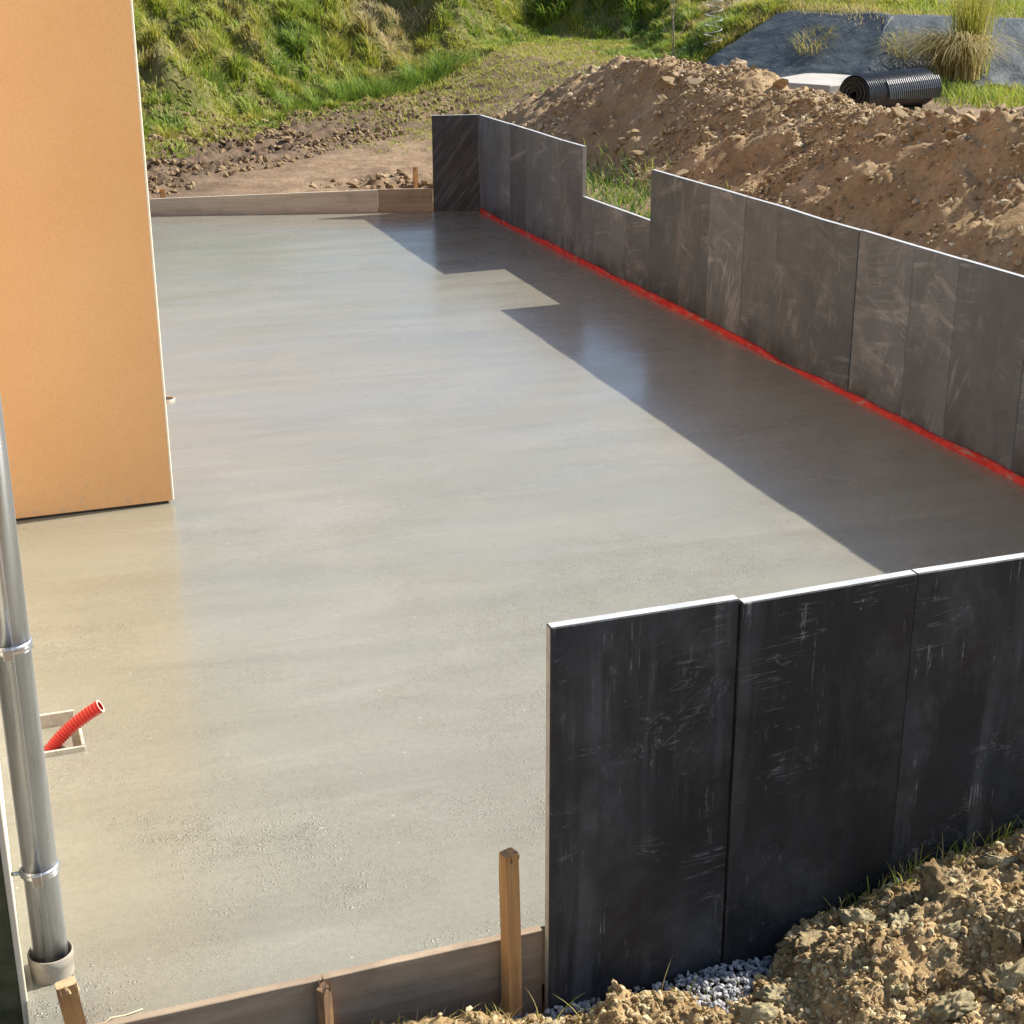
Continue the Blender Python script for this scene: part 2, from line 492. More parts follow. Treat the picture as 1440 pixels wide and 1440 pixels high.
M['turf_soil'] = soil('turf_soil', (0.10, 0.105, 0.03), (0.17, 0.165, 0.055), (0.27, 0.22, 0.10))

a = Mat('grass_blades', 0.6, 0.25)
a.color(a.ramp(a.attr('tint'), [(0.0, (0.52, 0.43, 0.25)), (0.22, (0.45, 0.37, 0.13)), (0.42, (0.40, 0.41, 0.06)), (0.62, (0.27, 0.36, 0.05)), (0.82, (0.14, 0.24, 0.04)), (1.0, (0.06, 0.13, 0.03))]))
a.b.inputs['Transmission Weight'].default_value = 0.0
tr = a.n('BsdfTranslucent'); mx = a.n('MixShader'); mx.inputs[0].default_value = 0.4
a.l(a.b.inputs['Base Color'].links[0].from_socket, tr.inputs['Color'])
out = a.t.nodes['Material Output']
a.l(a.b.outputs[0], mx.inputs[1]); a.l(tr.outputs[0], mx.inputs[2]); a.l(mx.outputs[0], out.inputs['Surface'])
M['grass'] = a.m

a = Mat('grey_stone_chips', 0.85, 0.3)
t = a.attr('tint')
a.color(a.ramp(t, [(0.0, (0.20, 0.20, 0.21)), (0.6, (0.38, 0.38, 0.39)), (1.0, (0.58, 0.57, 0.55))]))
a.bump((a.noise(a.coords(), 120, 4), 0.3, 0.004))
M['gravel'] = a.m

a = Mat('blue_grey_sheet', 0.6, 0.4)
v = a.coords()
c = a.mix(a.ramp(a.noise(v, 2.2, 5, 0.62), [(0.35, 0.0), (0.7, 1.0)]), (0.048, 0.063, 0.070), (0.082, 0.098, 0.104))
c = a.mix(a.ramp(a.noise(a.coords((1, 1, 4)), 6, 6, 0.7), [(0.55, 0.0), (0.72, 0.55)]), c, (0.19, 0.20, 0.195))
a.color(c)
a.bump((a.noise(v, 5, 5, 0.6), 0.5, 0.05), (a.noise(v, 30, 4, 0.6), 0.3, 0.01))
M['sheet'] = a.m
a = Mat('black_membrane', 0.32, 0.6)
a.color(a.mix(a.ramp(a.noise(a.coords(), 9, 4), [(0.4, 0.0), (0.7, 1.0)]), (0.022, 0.024, 0.027), (0.05, 0.053, 0.057)))
M['membrane'] = a.m
a = Mat('pale_concrete', 0.9)
a.color(a.mix(a.ramp(a.noise(a.coords(), 4, 5, 0.7), [(0.35, 0.0), (0.7, 1.0)]), (0.40, 0.37, 0.32), (0.54, 0.51, 0.46)))
M['pale_concrete'] = a.m
a = Mat('white_wire', 0.5); a.color((0.45, 0.46, 0.44)); M['wire'] = a.m
a = Mat('bark', 0.9); a.color(a.mix(a.noise(a.coords(), 30), (0.20, 0.16, 0.11), (0.42, 0.37, 0.30))); M['bark'] = a.m
a = Mat('straw', 0.8); a.color((0.62, 0.53, 0.34)); M['straw'] = a.m

# ------------------------------------------------------------------ terrain
FOOT = np.array([(-60, 8), (-20, 12.5), (-1, 17.2), (2.3, 19.3), (5.2, 22.3), (7.6, 24.6), (10.2, 26.7), (11.4, 25.7), (10.7, 23.6), (10.05, 21.2), (10.3, 19.5), (11.2, 17.9), (12.8, 17.2), (16, 15.8), (30, 12), (70, 2)], float)


def foot_dist(x, y):
    """signed distance to the foot of the bank: positive up the bank"""
    x = np.asarray(x, float); y = np.asarray(y, float)
    best = np.full(x.shape, 1e9)
    for (ax, ay), (bx, by) in zip(FOOT[:-1], FOOT[1:]):
        dx, dy = bx - ax, by - ay
        t = np.clip(((x - ax) * dx + (y - ay) * dy) / (dx * dx + dy * dy), 0, 1)
        best = np.minimum(best, np.hypot(x - ax - t * dx, y - ay - t * dy))
    poly = np.vstack([FOOT, [(70, -300), (-60, -300)]])
    ins = np.zeros(x.shape, bool)
    j = len(poly) - 1
    for i in range(len(poly)):
        xi, yi = poly[i]; xj, yj = poly[j]
        cond = ((yi > y) != (yj > y))
        if yi != yj:
            ins ^= cond & (x < (xj - xi) * (y - yi) / (yj - yi) + xi)
        j = i
    return np.where(ins, -best, best)


def back_y(x): return 15.16 - 0.278 * (np.asarray(x, float) - 4.61)


def right_side(x, y): return sstep(9.0, 10.6, np.asarray(x) - 0.50 * np.clip(np.asarray(y) - 20.5, 0, 30))


def base_level(x, y):
    x = np.asarray(x, float); y = np.asarray(y, float)
    b = 0.06 + 0.03 * (y - 16) * sstep(15, 17, y) * (y < 30) + 0.62 * sstep(6.6, 9.3, x)
    b = np.minimum(b, 0.8)
    # ground kept back by the slate wall on the right; low ground round and under the slab
    b = np.where((x > 5.06) & (y < 15.3), np.maximum(b, (0.44 + 0.36 * sstep(6.6, 9.3, x)) * sstep(15.3, 14.9, y)), b)
    low = (x < 5.06) & (y < back_y(x) + 0.16)
    b = np.where(low, -0.30, b)
    b = np.where((y < 3.52), -0.30, b)
    return b


def terrain(x, y):
    x = np.asarray(x, float); y = np.asarray(y, float)
    d = foot_dist(x, y)
    r = right_side(x, y)
    b = base_level(x, y)
    dl = np.clip(d, 0, None)
    hl = np.minimum(0.50 * dl + 0.25 * sstep(0.2, 1.3, dl), 2.75 + 0.02 * dl)
    hr = np.minimum(0.50 * dl, 0.68 + 0.028 * dl)
    h = hl * (1 - r) + hr * r
    up = sstep(0.0, 1.0, d)
    bumps = fbm(x * 0.95, y * 0.95, 3, 5, 0.55) * 0.75 * (1 - r) + fbm(x * 0.6, y * 0.6, 5, 4) * 0.10 * r
    ridge = -np.abs(fbm(x * 0.7 + 5, y * 0.7, 31, 3)) * 0.5 * (1 - r)
    near = (y > 15.2)
    z = b + h + up * (bumps + ridge)
    flat = (1 - up) * (near | (x > 5.06))
    z = z + flat * (fbm(x * 2.2, y * 2.2, 9, 5, 0.6) * 0.05)
    # wheel ruts with tread lugs beside the bank
    tx, ty = 0.753, 0.658
    u = (x - 2.1) * tx + (y - 17.0) * ty
    vv = -(x - 2.1) * ty + (y - 17.0) * tx
    for c0, wd in ((0.25, 0.27), (1.35, 0.30)):
        q = np.abs(vv - c0 - 0.12 * np.sin(u * 0.5))
        band = sstep(wd, wd * 0.7, q) * sstep(0.5, -0.6, d) * sstep(8.2, 6.2, x) * (y > back_y(x) + 0.4)
        lug = np.clip(np.sin((u + np.sign(vv - c0) * q * 0.9) * 2 * np.pi / 0.19) + 0.2, -0.5, 0.8)
        z = z + band * (-0.06 + 0.065 * lug * (0.5 + vnoise(u * 2, vv * 3, 44) + 0.5))
        z = z + sstep(wd * 1.6, wd * 1.1, q) * (1 - band) * 0.03 * sstep(0.5, -0.6, d) * sstep(8.2, 6.2, x) * (y > back_y(x) + 0.4)
    churn = sstep(-0.4, 0.3, vv) * sstep(2.2, 1.6, vv) * sstep(0.4, -0.2, d) * sstep(8.5, 6.0, x) * (y > 15.6)
    z = z + churn * np.abs(fbm(x * 4.5, y * 4.5, 61, 4, 0.65)) * 0.13
    # hollow left beside the end of the back formwork
    hol = np.exp(-(((x - 4.55) / 0.42) ** 2 + ((y - 16.15) / 0.28) ** 2))
    z = z - 0.24 * hol + 0.12 * np.exp(-(((x - 4.55) / 0.75) ** 2 + ((y - 16.75) / 0.3) ** 2)) * np.abs(fbm(x * 5, y * 5, 71, 4, 0.65)) * 1.2
    return z


def axis(fine, lo, hi, step, far):
    a = list(np.arange(lo, hi + 1e-6, step))
    s = step; c = lo; left = []
    while c > -far:
        s *= 1.35; c -= s; left.append(c)
    s = step; c = hi; right = []
    while c < far:
        s *= 1.35; c += s; right.append(c)
    return np.array(sorted(set(left + a + right + list(fine))))


GX = axis((5.050, 5.075), 0.6, 15.5, 0.05, 420)
GY = axis((), 15.25, 29.0, 0.05, 420)
GY = np.array(sorted(set(list(GY[GY >= 15.2]) + list(np.arange(3.0, 15.2, 0.3)) + [3.51, 3.53] + list(-np.geomspace(0.5, 420, 22) + 3.0))))
XX, YY = np.meshgrid(GX, GY)
ZZ = terrain(XX, YY)
DD = foot_dist(XX, YY)
nx, ny = len(GX), len(GY)
ii = np.arange(nx * ny).reshape(ny, nx)
quads = np.stack([ii[:-1, :-1], ii[:-1, 1:], ii[1:, 1:], ii[1:, :-1]], -1).reshape(-1, 4)
V = np.stack([XX, YY, ZZ], -1).reshape(-1, 3)
edge = DD + 0.25 * fbm(XX * 1.7, YY * 1.7, 88, 3)
qd = edge.reshape(-1)[quads].mean(1)


_vv = -(XX - 2.1) * 0.658 + (YY - 17.0) * 0.753
MUD = (sstep(-0.9, 0.2, _vv + 0.5 * fbm(XX * 2, YY * 2, 65, 3)) * sstep(8.5, 5.5, XX) * (YY > 15.5)).reshape(-1)


def sub_mesh(name, q):
    used, inv = np.unique(q, return_inverse=True)
    return np_mesh(name, V[used], inv.reshape(q.shape), MUD[used], smooth=True)


ground = link('ground', sub_mesh('ground', quads[qd <= 0]), M['dirt'])
tag(ground, 'bare brown dirt ground with churned wheel ruts behind the slab', 'ground', kind='structure')
hill = link('hill', sub_mesh('hill', quads[qd > 0]), M['turf_soil'])
tag(hill, 'earth bank rising behind the building plot', 'bank', kind='structure')

# ------------------------------------------------------------------ slab
gx = np.concatenate([[-0.053], np.arange(0.0, 5.0, 0.06), [5.034]])
gt = np.linspace(0, 1, 200)
sx, stt = np.meshgrid(gx, gt)
sy = 3.557 + stt * (back_y(sx) - 0.002 - 3.557)
sz = fbm(sx * 0.5, sy * 1.6, 201, 3) * 0.0035 + fbm(sx * 3, sy * 3, 207, 2) * 0.0012
n1, n2 = len(gx), len(gt)
top = np.stack([sx, sy, sz], -1).reshape(-1, 3)
si = np.arange(n1 * n2).reshape(n2, n1)
sq = np.stack([si[:-1, :-1], si[:-1, 1:], si[1:, 1:], si[1:, :-1]], -1).reshape(-1, 4)
rim = np.concatenate([si[0, :], si[1:, -1], si[-1, -2::-1], si[-2:0:-1, 0]])
low = np.vstack([top[rim], top[rim] * np.array([1, 1, 0]) + np.array([0, 0, -0.2])])
k0 = len(top)
rr = np.arange(len(rim)); r2 = (rr + 1) % len(rim)
skirt = np.stack([k0 + rr, k0 + len(rim) + rr, k0 + len(rim) + r2, k0 + r2], -1)
slab = link('concrete_slab', np_mesh('concrete_slab', np.vstack([top, low]), np.vstack([sq, skirt]), smooth=True), M['concrete'])
tag(slab, 'freshly poured wet grey concrete terrace slab', 'slab', kind='structure')

# ------------------------------------------------------------------ house
house = empty('house', (0.9, 7.48, 0), 'rendered house with orange wing wall standing on the wet slab', 'house')
m = MB(); m.box((-6.9, 0.012, 0.014), (-0.0145, 5.6, 5.4)); m.build('orange_wall', M['orange'], house)
m = MB(); m.box((-6.88, 0.022, -0.25), (-0.03, 5.58, 0.014)); m.build('shadow_gap_band', M['shade_fill'], house)  # dark strip paints the shadow gap under the orange wall
m = MB()
prof = [(-0.014, 0.010), (-0.0065, 0.010), (-0.002, 0.0145), (-0.002, 0.036), (-0.014, 0.036)]
lo_ = [m.bm.verts.new((x, y, 0.018)) for x, y in prof]; hi_ = [m.bm.verts.new((x, y, 5.4)) for x, y in prof]
for k in range(5): m.bm.faces.new((lo_[k], lo_[(k + 1) % 5], hi_[(k + 1) % 5], hi_[k]))
m.bm.faces.new(lo_[::-1]); m.bm.faces.new(hi_)
m.build('corner_bead', M['bead'], house)
m = MB(); m.box((-6.9, -3.745, -0.28), (-0.954, 0.010, 5.4)); side = m.build('side_wall', [M['cream']], house)
m = MB(); m.box((-6.9, -3.760, -0.28), (-0.970, -3.747, 5.2)); m.build('end_wall_face', M['olive'], house)  # end face in a dark, uneven olive tone
m = MB(); m.box((-0.968, -3.763, -0.28), (-0.950, -3.746, 5.4), 0.004); m.build('corner_bead', M['cream'], house)

# ------------------------------------------------------------------ downpipe
PX, PY = 0.023, 3.822
pipe = empty('downpipe', (PX, PY, 0), 'round zinc downpipe with ring clamps running down the house wall', 'downpipe')
m = MB(); m.tube([(0, 0, 0.03), (0, 0, 5.3)], 0.0475, 40)
m.build('pipe', M['zinc'], pipe)
m = MB(); m.tube([(0.0015, -0.0475, 0.05), (0.0015, -0.0475, 5.3)], 0.0022, 6); m.build('seam', M['zinc'], pipe)
for zc in (0.335, 0.995, 2.4):
    m = MB()
    m.tube([(0, 0, zc - 0.013), (0, 0, zc - 0.009), (0, 0, zc - 0.004), (0, 0, zc + 0.004), (0, 0, zc + 0.009), (0, 0, zc + 0.013)], [0.048, 0.0530, 0.0510, 0.0510, 0.0530, 0.048], 40, cap=False)
    col = m.build('clamp', M['zinc'], pipe)
    m = MB(); m.tube([(-0.05, -0.006, zc), (-0.079, -0.006, zc)], 0.006, 10)
    m.build('wall_bolt', M['zinc'], col)
    m = MB()
    m.box((-0.024, -0.066, zc - 0.016), (0.002, -0.050, zc + 0.016), 0.002)
    m.build('clamp_lug', M['zinc'], col)
m = MB()
seg = 40
rings = [(0.058, -0.02), (0.058, 0.040), (0.061, 0.044), (0.061, 0.070), (0.0585, 0.073), (0.056, 0.070), (0.055, 0.03)]
rv = [[m.bm.verts.new((r * math.cos(2 * math.pi * k / seg), r * math.sin(2 * math.pi * k / seg), z)) for k in range(seg)] for r, z in rings]
for i in range(len(rv) - 1):
    for k in range(seg):
        f = m.bm.faces.new((rv[i][k], rv[i][(k + 1) % seg], rv[i + 1][(k + 1) % seg], rv[i + 1][k])); f.smooth = True
m.build('socket', M['pvc'], pipe)

# ------------------------------------------------------------------ slate walls
def panel_mesh(name, wd, th, zlo, zhi, face_mat, dz=0.0, ends=(False, False)):
    """a slab: x across, y through (front at 0, back at th), with sawn pale edges; dz raises the far top corner"""
    m = MB()
    bv = 0.004
    co = [(0, 0, zlo), (wd, 0, zlo), (wd, th, zlo), (0, th, zlo), (0, 0, zhi), (wd, 0, zhi + dz), (wd, th, zhi + dz), (0, th, zhi)]
    vs = [m.bm.verts.new(c) for c in co]
    for q, mi in (((0, 1, 5, 4), 0), ((2, 3, 7, 6), 0), ((0, 3, 2, 1), 1), ((4, 5, 6, 7), 1), ((1, 2, 6, 5), 2 if ends[1] else 0), ((3, 0, 4, 7), 2 if ends[0] else 0)):
        f = m.bm.faces.new([vs[i] for i in q]); f.material_index = mi
    bmesh.ops.bevel(m.bm, geom=m.bm.edges[:], offset=bv * 0.9, segments=1, affect='EDGES')
    bmesh.ops.recalc_face_normals(m.bm, faces=m.bm.faces[:])
    me = bpy.data.meshes.new(name)
    m.bm.to_mesh(me); m.bm.free()
    me.materials.append(face_mat); me.materials.append(M['slate_edge']); me.materials.append(M['slate_end'])
    return me


near_wall = empty('slate_wall', (1.355, 3.48, 0), 'black slate slab wall with white scratches beside the near spoil heap', 'wall')
xs = [0, 0.555, 1.108, 1.66, 2.215, 2.765, 3.32, 3.69]
tops = [0.976, 0.968, 0.974, 0.97, 0.975, 0.98, 0.985]
prd = [0.0, -0.012, -0.009, -0.001, -0.008, 0.0, -0.006]
for k in range(7):
    wd = xs[k + 1] - xs[k] - 0.002
    me = panel_mesh('slate_panel', wd, 0.036, -0.55, tops[k], M['slate_near'], dz=(0.0, 0.008, -0.002, 0.004, 0, 0.004, 0)[k], ends=(k == 0, False))
    o = link('slate_panel', me, None, near_wall, (xs[k], prd[k], 0))
    o.rotation_euler = (random.uniform(-0.004, 0.004), 0, random.uniform(-0.003, 0.003))

long_wall = empty('slate_wall', (5.042, 14.98, 0), 'long cement-smeared slate slab wall with a stepped notch along the spoil mound', 'wall')
ys = [15.0, 14.1, 13.65, 12.76, 12.285, 11.38, 10.925, 10.39, 9.93, 9.41, 8.96, 8.47, 7.99, 7.42, 6.99, 6.38, 5.85, 5.33, 4.8, 4.28, 3.75, 3.53]


def wall_top(y): return float(np.interp(y, [3.5, 6.45, 7.57, 10.9, 12.3, 14.98], [1.03, 1.030, 1.012, 0.966, 0.967, 0.946]))


for k in range(len(ys) - 1):
    y0, y1 = ys[k], ys[k + 1]
    gap = 10.92 < 0.5 * (y0 + y1) < 12.29
    z0 = float(np.interp(y0, [10.9, 12.3], [0.578, 0.555])) if gap else wall_top(y0) + random.uniform(-0.004, 0.004)
    z1 = float(np.interp(y1, [10.9, 12.3], [0.578, 0.555])) if gap else wall_top(y1) + random.uniform(-0.004, 0.004)
    me = panel_mesh('slate_panel', y0 - y1 - 0.0014, 0.036, -0.45, z0, M['slate_far'], dz=z1 - z0, ends=(k in (4, 6), k in (3, 5)))
    o = link('slate_panel', me, None, long_wall, (random.uniform(-0.004, 0.004), y0 - 14.98, 0))
    o.rotation_euler = (0, 0, -math.pi / 2 + random.uniform(-0.004, 0.004))

back_wall = empty('slate_wall', (4.612, 15.165, 0), 'short diagonally ribbed blue-black slate slab return at the end of the long wall', 'wall')
o = link('slate_panel', panel_mesh('slate_panel', 0.462, 0.036, -0.4, 0.935, M['slate_diag'], dz=0.01, ends=(True, False)), None, back_wall, (0, 0, 0))
o.rotation_euler = (0, 0, -0.36)

# red foam joint along the long wall
yy = np.arange(3.56, 14.93, 0.035)
n = len(yy)
lat = fbm(yy * 1.4, yy * 0, 301, 3) * 0.006
htop = 0.034 + fbm(yy * 2.1, yy * 0 + 3, 305, 4) * 0.022
htop *= 1 - 0.75 * np.exp(-((yy - 8.75) / 0.32) ** 2)
foot_ = 0.016 + np.clip(fbm(yy * 6, yy * 0 + 8, 311, 3), -0.3, 0.6) * 0.018
x_face = 5.026 + lat
P = [np.stack([x_face - foot_, yy, np.full(n, -0.02)], -1), np.stack([x_face - foot_ * 0.8, yy, np.full(n, 0.010)], -1), np.stack([x_face - 0.006, yy, htop], -1), np.stack([x_face + 0.010, yy, htop + 0.002], -1), np.stack([x_face + 0.010, yy, np.full(n, -0.02)], -1)]
VV = np.concatenate(P); F = []
for k in range(5):
    a0 = k * n; b0 = ((k + 1) % 5) * n; r_ = np.arange(n - 1)
    F.append(np.stack([a0 + r_, a0 + r_ + 1, b0 + r_ + 1, b0 + r_], -1))
o = link('joint_strip', np_mesh('joint_strip', VV, np.concatenate(F)), M['foam'])
tag(o, 'red foam expansion joint strip along the foot of the long slate wall', 'joint strip')

# ------------------------------------------------------------------ formwork
def board(name, p0, p1, zlo, zhi, th, mat, label, cat, jag=0.0, group=None, zend=0.0):
    p0 = Vector(p0); p1 = Vector(p1); L = (p1 - p0).length
    ang = math.atan2(p1.y - p0.y, p1.x - p0.x)
    m = MB()
    N = 24
    rows = []
    for k in range(N + 1):
        x = L * k / N
        j = jag * (random.random() - 0.5)
        zt = zhi + zend * k / N + j
        rows.append([m.bm.verts.new(c) for c in ((x, 0, zlo), (x, 0, zt - 0.002), (x, 0.002, zt), (x, th - 0.002, zt), (x, th, zt - 0.002), (x, th, zlo))])
    for k in range(N):
        for q in range(6):
            m.bm.faces.new((rows[k][q], rows[k + 1][q], rows[k + 1][(q + 1) % 6], rows[k][(q + 1) % 6]))
    m.bm.faces.new(rows[0]); m.bm.faces.new(rows[-1][::-1])
    o = m.build(name, mat, None, (p0.x, p0.y, 0))
    o.rotation_euler = (0, 0, ang)
    return tag(o, label, cat, group)


board('formwork_board', (0.02, 3.523), (1.352, 3.527), -0.30, 0.010, 0.027, M['board'], 'brown formwork board holding the slab edge beside the black slate wall', 'board', 0.002)
board('formwork_board', (0.40, float(back_y(0.40)) + 0.002), (4.075, float(back_y(4.075)) + 0.002), -0.06, 0.125, 0.027, M['board_grey'], 'long cement-stained formwork board closing the far end of the slab', 'board', 0.001, zend=0.095)
board('formwork_board', (4.082, float(back_y(4.082)) + 0.006), (4.606, float(back_y(4.606)) + 0.006), -0.06, 0.224, 0.027, M['board'], 'short brown formwork board butting against the ribbed slate return', 'board', 0.001)


def stake(loc, wd, th, zlo, zhi, rot, tilt, mat, label, split=0.0, top_mat=None, group=None):
    root = MB()
    N = 10
    rows = []
    for k in range(N + 1):
        t = k / N
        z = zlo + (zhi - zlo) * t
        wob = 0.002 * math.sin(7 * t + wd * 90)
        w2, t2 = wd / 2 * (1 - 0.05 * t), th / 2
        zj = [z] * 4
        if k == N and split: zj = [z + random.uniform(-split, split) for _ in range(4)]
        c4 = [(-w2 + wob, -t2, zj[0]), (w2 + wob, -t2, zj[1]), (w2 + wob, t2, zj[2]), (-w2 + wob, t2, zj[3])]
        rows.append([root.bm.verts.new(c) for c in c4])
    for k in range(N):
        for q in range(4):
            root.bm.faces.new((rows[k][q], rows[k][(q + 1) % 4], rows[k + 1][(q + 1) % 4], rows[k + 1][q]))
    f = root.bm.faces.new(rows[-1]); f.material_index = 1
    root.bm.faces.new(rows[0][::-1])
    ed = [e for e in root.bm.edges if abs(e.verts[0].co.z - e.verts[1].co.z) > 0.01]
    bmesh.ops.bevel(root.bm, geom=ed, offset=0.003, segments=2, affect='EDGES')
    if split:
        for k in range(9):     # splinters standing out of the hammered head
            x = random.uniform(-wd / 2, wd / 2); y = random.choice((-1, 1)) * th / 2 * random.uniform(0.7, 1.05)
            h = random.uniform(0.4, 1.4) * split
            a0 = root.bm.verts.new((x - 0.004, y, zhi - 0.02)); a1 = root.bm.verts.new((x + 0.004, y, zhi - 0.02)); a2 = root.bm.verts.new((x + random.uniform(-.006, .006), y * 1.15, zhi + h)); a3 = root.bm.verts.new((x, y - 0.004, zhi - 0.02))
            for q in ((a0, a1, a2), (a1, a3, a2), (a3, a0, a2)):
                ff = root.bm.faces.new(q); ff.material_index = 1
    o = root.build('wooden_stake', [mat, top_mat or mat], None, loc)
    o.rotation_euler = (tilt[0], tilt[1], rot)
    return tag(o, label, 'stake', group)


stake((1.242, 3.486, 0), 0.046, 0.036, -0.45, 0.318, 0.32, (0, -0.012), M['stake'], 'tall orange-brown timber stake against the board by the black slate wall', 0.002, M['stake_dark'])
stake((0.068, 3.490, 0), 0.052, 0.036, -0.45, 0.200, 0.10, (0.03, -0.10), M['stake'], 'squat timber stake with a frayed pale top below the downpipe', 0.012, M['split_wood'])
stake((0.708, 3.502, 0), 0.032, 0.030, -0.45, 0.012, 0.55, (0, 0.0), M['stake_dark'], 'dark split stake stub driven level with the top of the board', 0.016, M['stake_dark'])
stake((4.78, 16.36, 0), 0.045, 0.03, -0.3, 0.27, 0.2, (0, 0.01), M['stake'], 'small timber peg in the hollow behind the short back board', 0.003)
stake((2.06, 16.05, 0), 0.045, 0.03, -0.3, 0.235, 0.1, (0, 0.0), M['stake'], 'small timber peg in dirt behind the long cement-stained board', 0.003)
m = MB()
m.tube([(0.115, 3.52, 0.012), (0.15, 3.545, 0.02), (0.19, 3.56, 0.006), (0.235, 3.575, 0.003)], 0.0018, 6)
o = m.build('string', M['straw']); tag(o, 'loose pale string end lying on the slab by the squat stake', 'string')

# ------------------------------------------------------------------ red conduit in its box-out
box = empty('conduit_box', (0.0, 5.06, 0), 'small pale open box-out set in the slab by the house wall', 'box')
m = MB(); m.box((0.03, 0.222, -0.01), (0.215, 0.234, 0.052), 0.002); m.build('side_board', M['pale_board'], box)
m = MB(); m.box((0.03, 0.0, -0.01), (0.232, 0.010, 0.020), 0.002); m.build('side_board', M['pale_board'], box)
m = MB(); m.box((0.220, 0.012, -0.01), (0.231, 0.220, 0.022), 0.002); m.build('end_board', M['pale_board'], box)
m = MB()
b0, b1, b2, b3 = Vector((0.085, 5.115, -0.05)), Vector((0.125, 5.13, 0.02)), Vector((0.20, 5.14, 0.075)), Vector((0.30, 5.12, 0.135))
pts, rads = [], []
N = 150
for k in range(N + 1):
    t = k / N
    p_ = (1 - t) ** 3 * b0 + 3 * (1 - t) ** 2 * t * b1 + 3 * (1 - t) * t * t * b2 + t ** 3 * b3
    pts.append(p_); rads.append(0.0215 + 0.0026 * (1 if (k % 6) < 3 else -1))
m.tube(pts, rads, 24, cap=False)
m.tube(pts[::6], 0.0175, 20, cap=False, mi=2)
dd = (pts[-1] - pts[-3]).normalized()
sidev = dd.cross(Vector((0, 0, 1))).normalized(); upv = sidev.cross(dd)
ra, rb = [], []
for k in range(24):
    an = 2 * math.pi * k / 24
    ra.append(m.bm.verts.new(pts[-1] + (sidev * math.cos(an) + upv * math.sin(an)) * 0.0245))
    rb.append(m.bm.verts.new(pts[-1] + (sidev * math.cos(an) + upv * math.sin(an)) * 0.0172))
for k in range(24):
    f = m.bm.faces.new((ra[k], ra[(k + 1) % 24], rb[(k + 1) % 24], rb[k])); f.material_index = 1
o = m.build('conduit', [M['duct'], M['duct_rim'], M['duct']])
tag(o, 'red ribbed electrical conduit sticking up out of the pale box-out', 'conduit')

# pipe stub standing in the slab behind the orange corner
m = MB()
seg = 32
rings = [(0.055, -0.05), (0.055, 0.012), (0.050, 0.014), (0.045, 0.010), (0.045, -0.05)]
rv = [[m.bm.verts.new((r * math.cos(2 * math.pi * k / seg), r * math.sin(2 * math.pi * k / seg), z)) for k in range(seg)] for r, z in rings]
for i in range(len(rv) - 1):
    for k in range(seg):
        f = m.bm.faces.new((rv[i][k], rv[i][(k + 1) % seg], rv[i + 1][(k + 1) % seg], rv[i + 1][k])); f.smooth = True
stub = m.build('pipe_stub', M['pvc'], None, (1.118, 9.33, 0.0))
tag(stub, 'round open pipe stub set flush in the slab behind the orange corner', 'pipe')
m = MB(); m.tube([(0, 0, 0.001), (0, 0, 0.005)], 0.0445, 24); m.build('pipe_bore', M['shade_fill'], stub)  # dark disc stands in for the shade down the open pipe


# ------------------------------------------------------------------ clods and stones
def rock_shapes(n, sub, seed, flat=(0.45, 0.9)):
    rs = []
    r_ = np.random.default_rng(seed)
    for k in range(n):
        bm_ = bmesh.new()
        bmesh.ops.create_icosphere(bm_, subdivisions=sub, radius=1)
        v_ = np.array([x.co[:] for x in bm_.verts]); f_ = np.array([[x.index for x in p.verts] for p in bm_.faces])
        bm_.free()
        v_ = v_ * (1 + r_.uniform(-0.28, 0.28, (len(v_), 1)))
        for _ in range(5):      # chip flat facets off it
            nrm = r_.normal(size=3); nrm /= np.linalg.norm(nrm); d_ = r_.uniform(0.45, 0.85)
            s_ = v_ @ nrm - d_
            v_ = v_ - np.clip(s_, 0, None)[:, None] * nrm
        v_ *= np.array([r_.uniform(0.75, 1.3), r_.uniform(0.7, 1.1), r_.uniform(*flat)])
        rs.append((v_, f_))
    return rs


def scatter_rocks(name, pts, size, shapes, mat, parent=None, seed=1, sink=0.35, tints=None):
    r_ = np.random.default_rng(seed)
    which = r_.integers(0, len(shapes), len(pts))
    Vs, Fs, Ts = [], [], []
    off = 0
    for s, (v_, f_) in enumerate(shapes):
        idx = np.where(which == s)[0]
        if len(idx) == 0: continue
        q = r_.normal(size=(len(idx), 4)); q[:, 1:3] *= 0.35; q /= np.linalg.norm(q, axis=1)[:, None]
        w_, x_, y_, z_ = q.T
        R_ = np.stack([1 - 2 * (y_ * y_ + z_ * z_), 2 * (x_ * y_ - z_ * w_), 2 * (x_ * z_ + y_ * w_), 2 * (x_ * y_ + z_ * w_), 1 - 2 * (x_ * x_ + z_ * z_), 2 * (y_ * z_ - x_ * w_), 2 * (x_ * z_ - y_ * w_), 2 * (y_ * z_ + x_ * w_), 1 - 2 * (x_ * x_ + y_ * y_)], -1).reshape(-1, 3, 3)
        P_ = np.einsum('nij,vj->nvi', R_, v_) * size[idx][:, None, None]
        P_ += pts[idx][:, None, :]
        P_[:, :, 2] += ((1 - 2 * sink) * 0.5 * size[idx])[:, None]
        nv = len(v_)
        Vs.append(P_.reshape(-1, 3))
        Fs.append((f_[None] + (off + np.arange(len(idx)) * nv)[:, None, None]).reshape(-1, 3))
        tt = r_.random(len(idx)) if tints is None else tints[idx]
        Ts.append(np.repeat(tt, nv))
        off += nv * len(idx)
    return link(name, np_mesh(name, np.concatenate(Vs), np.concatenate(Fs), np.concatenate(Ts)), mat, parent)


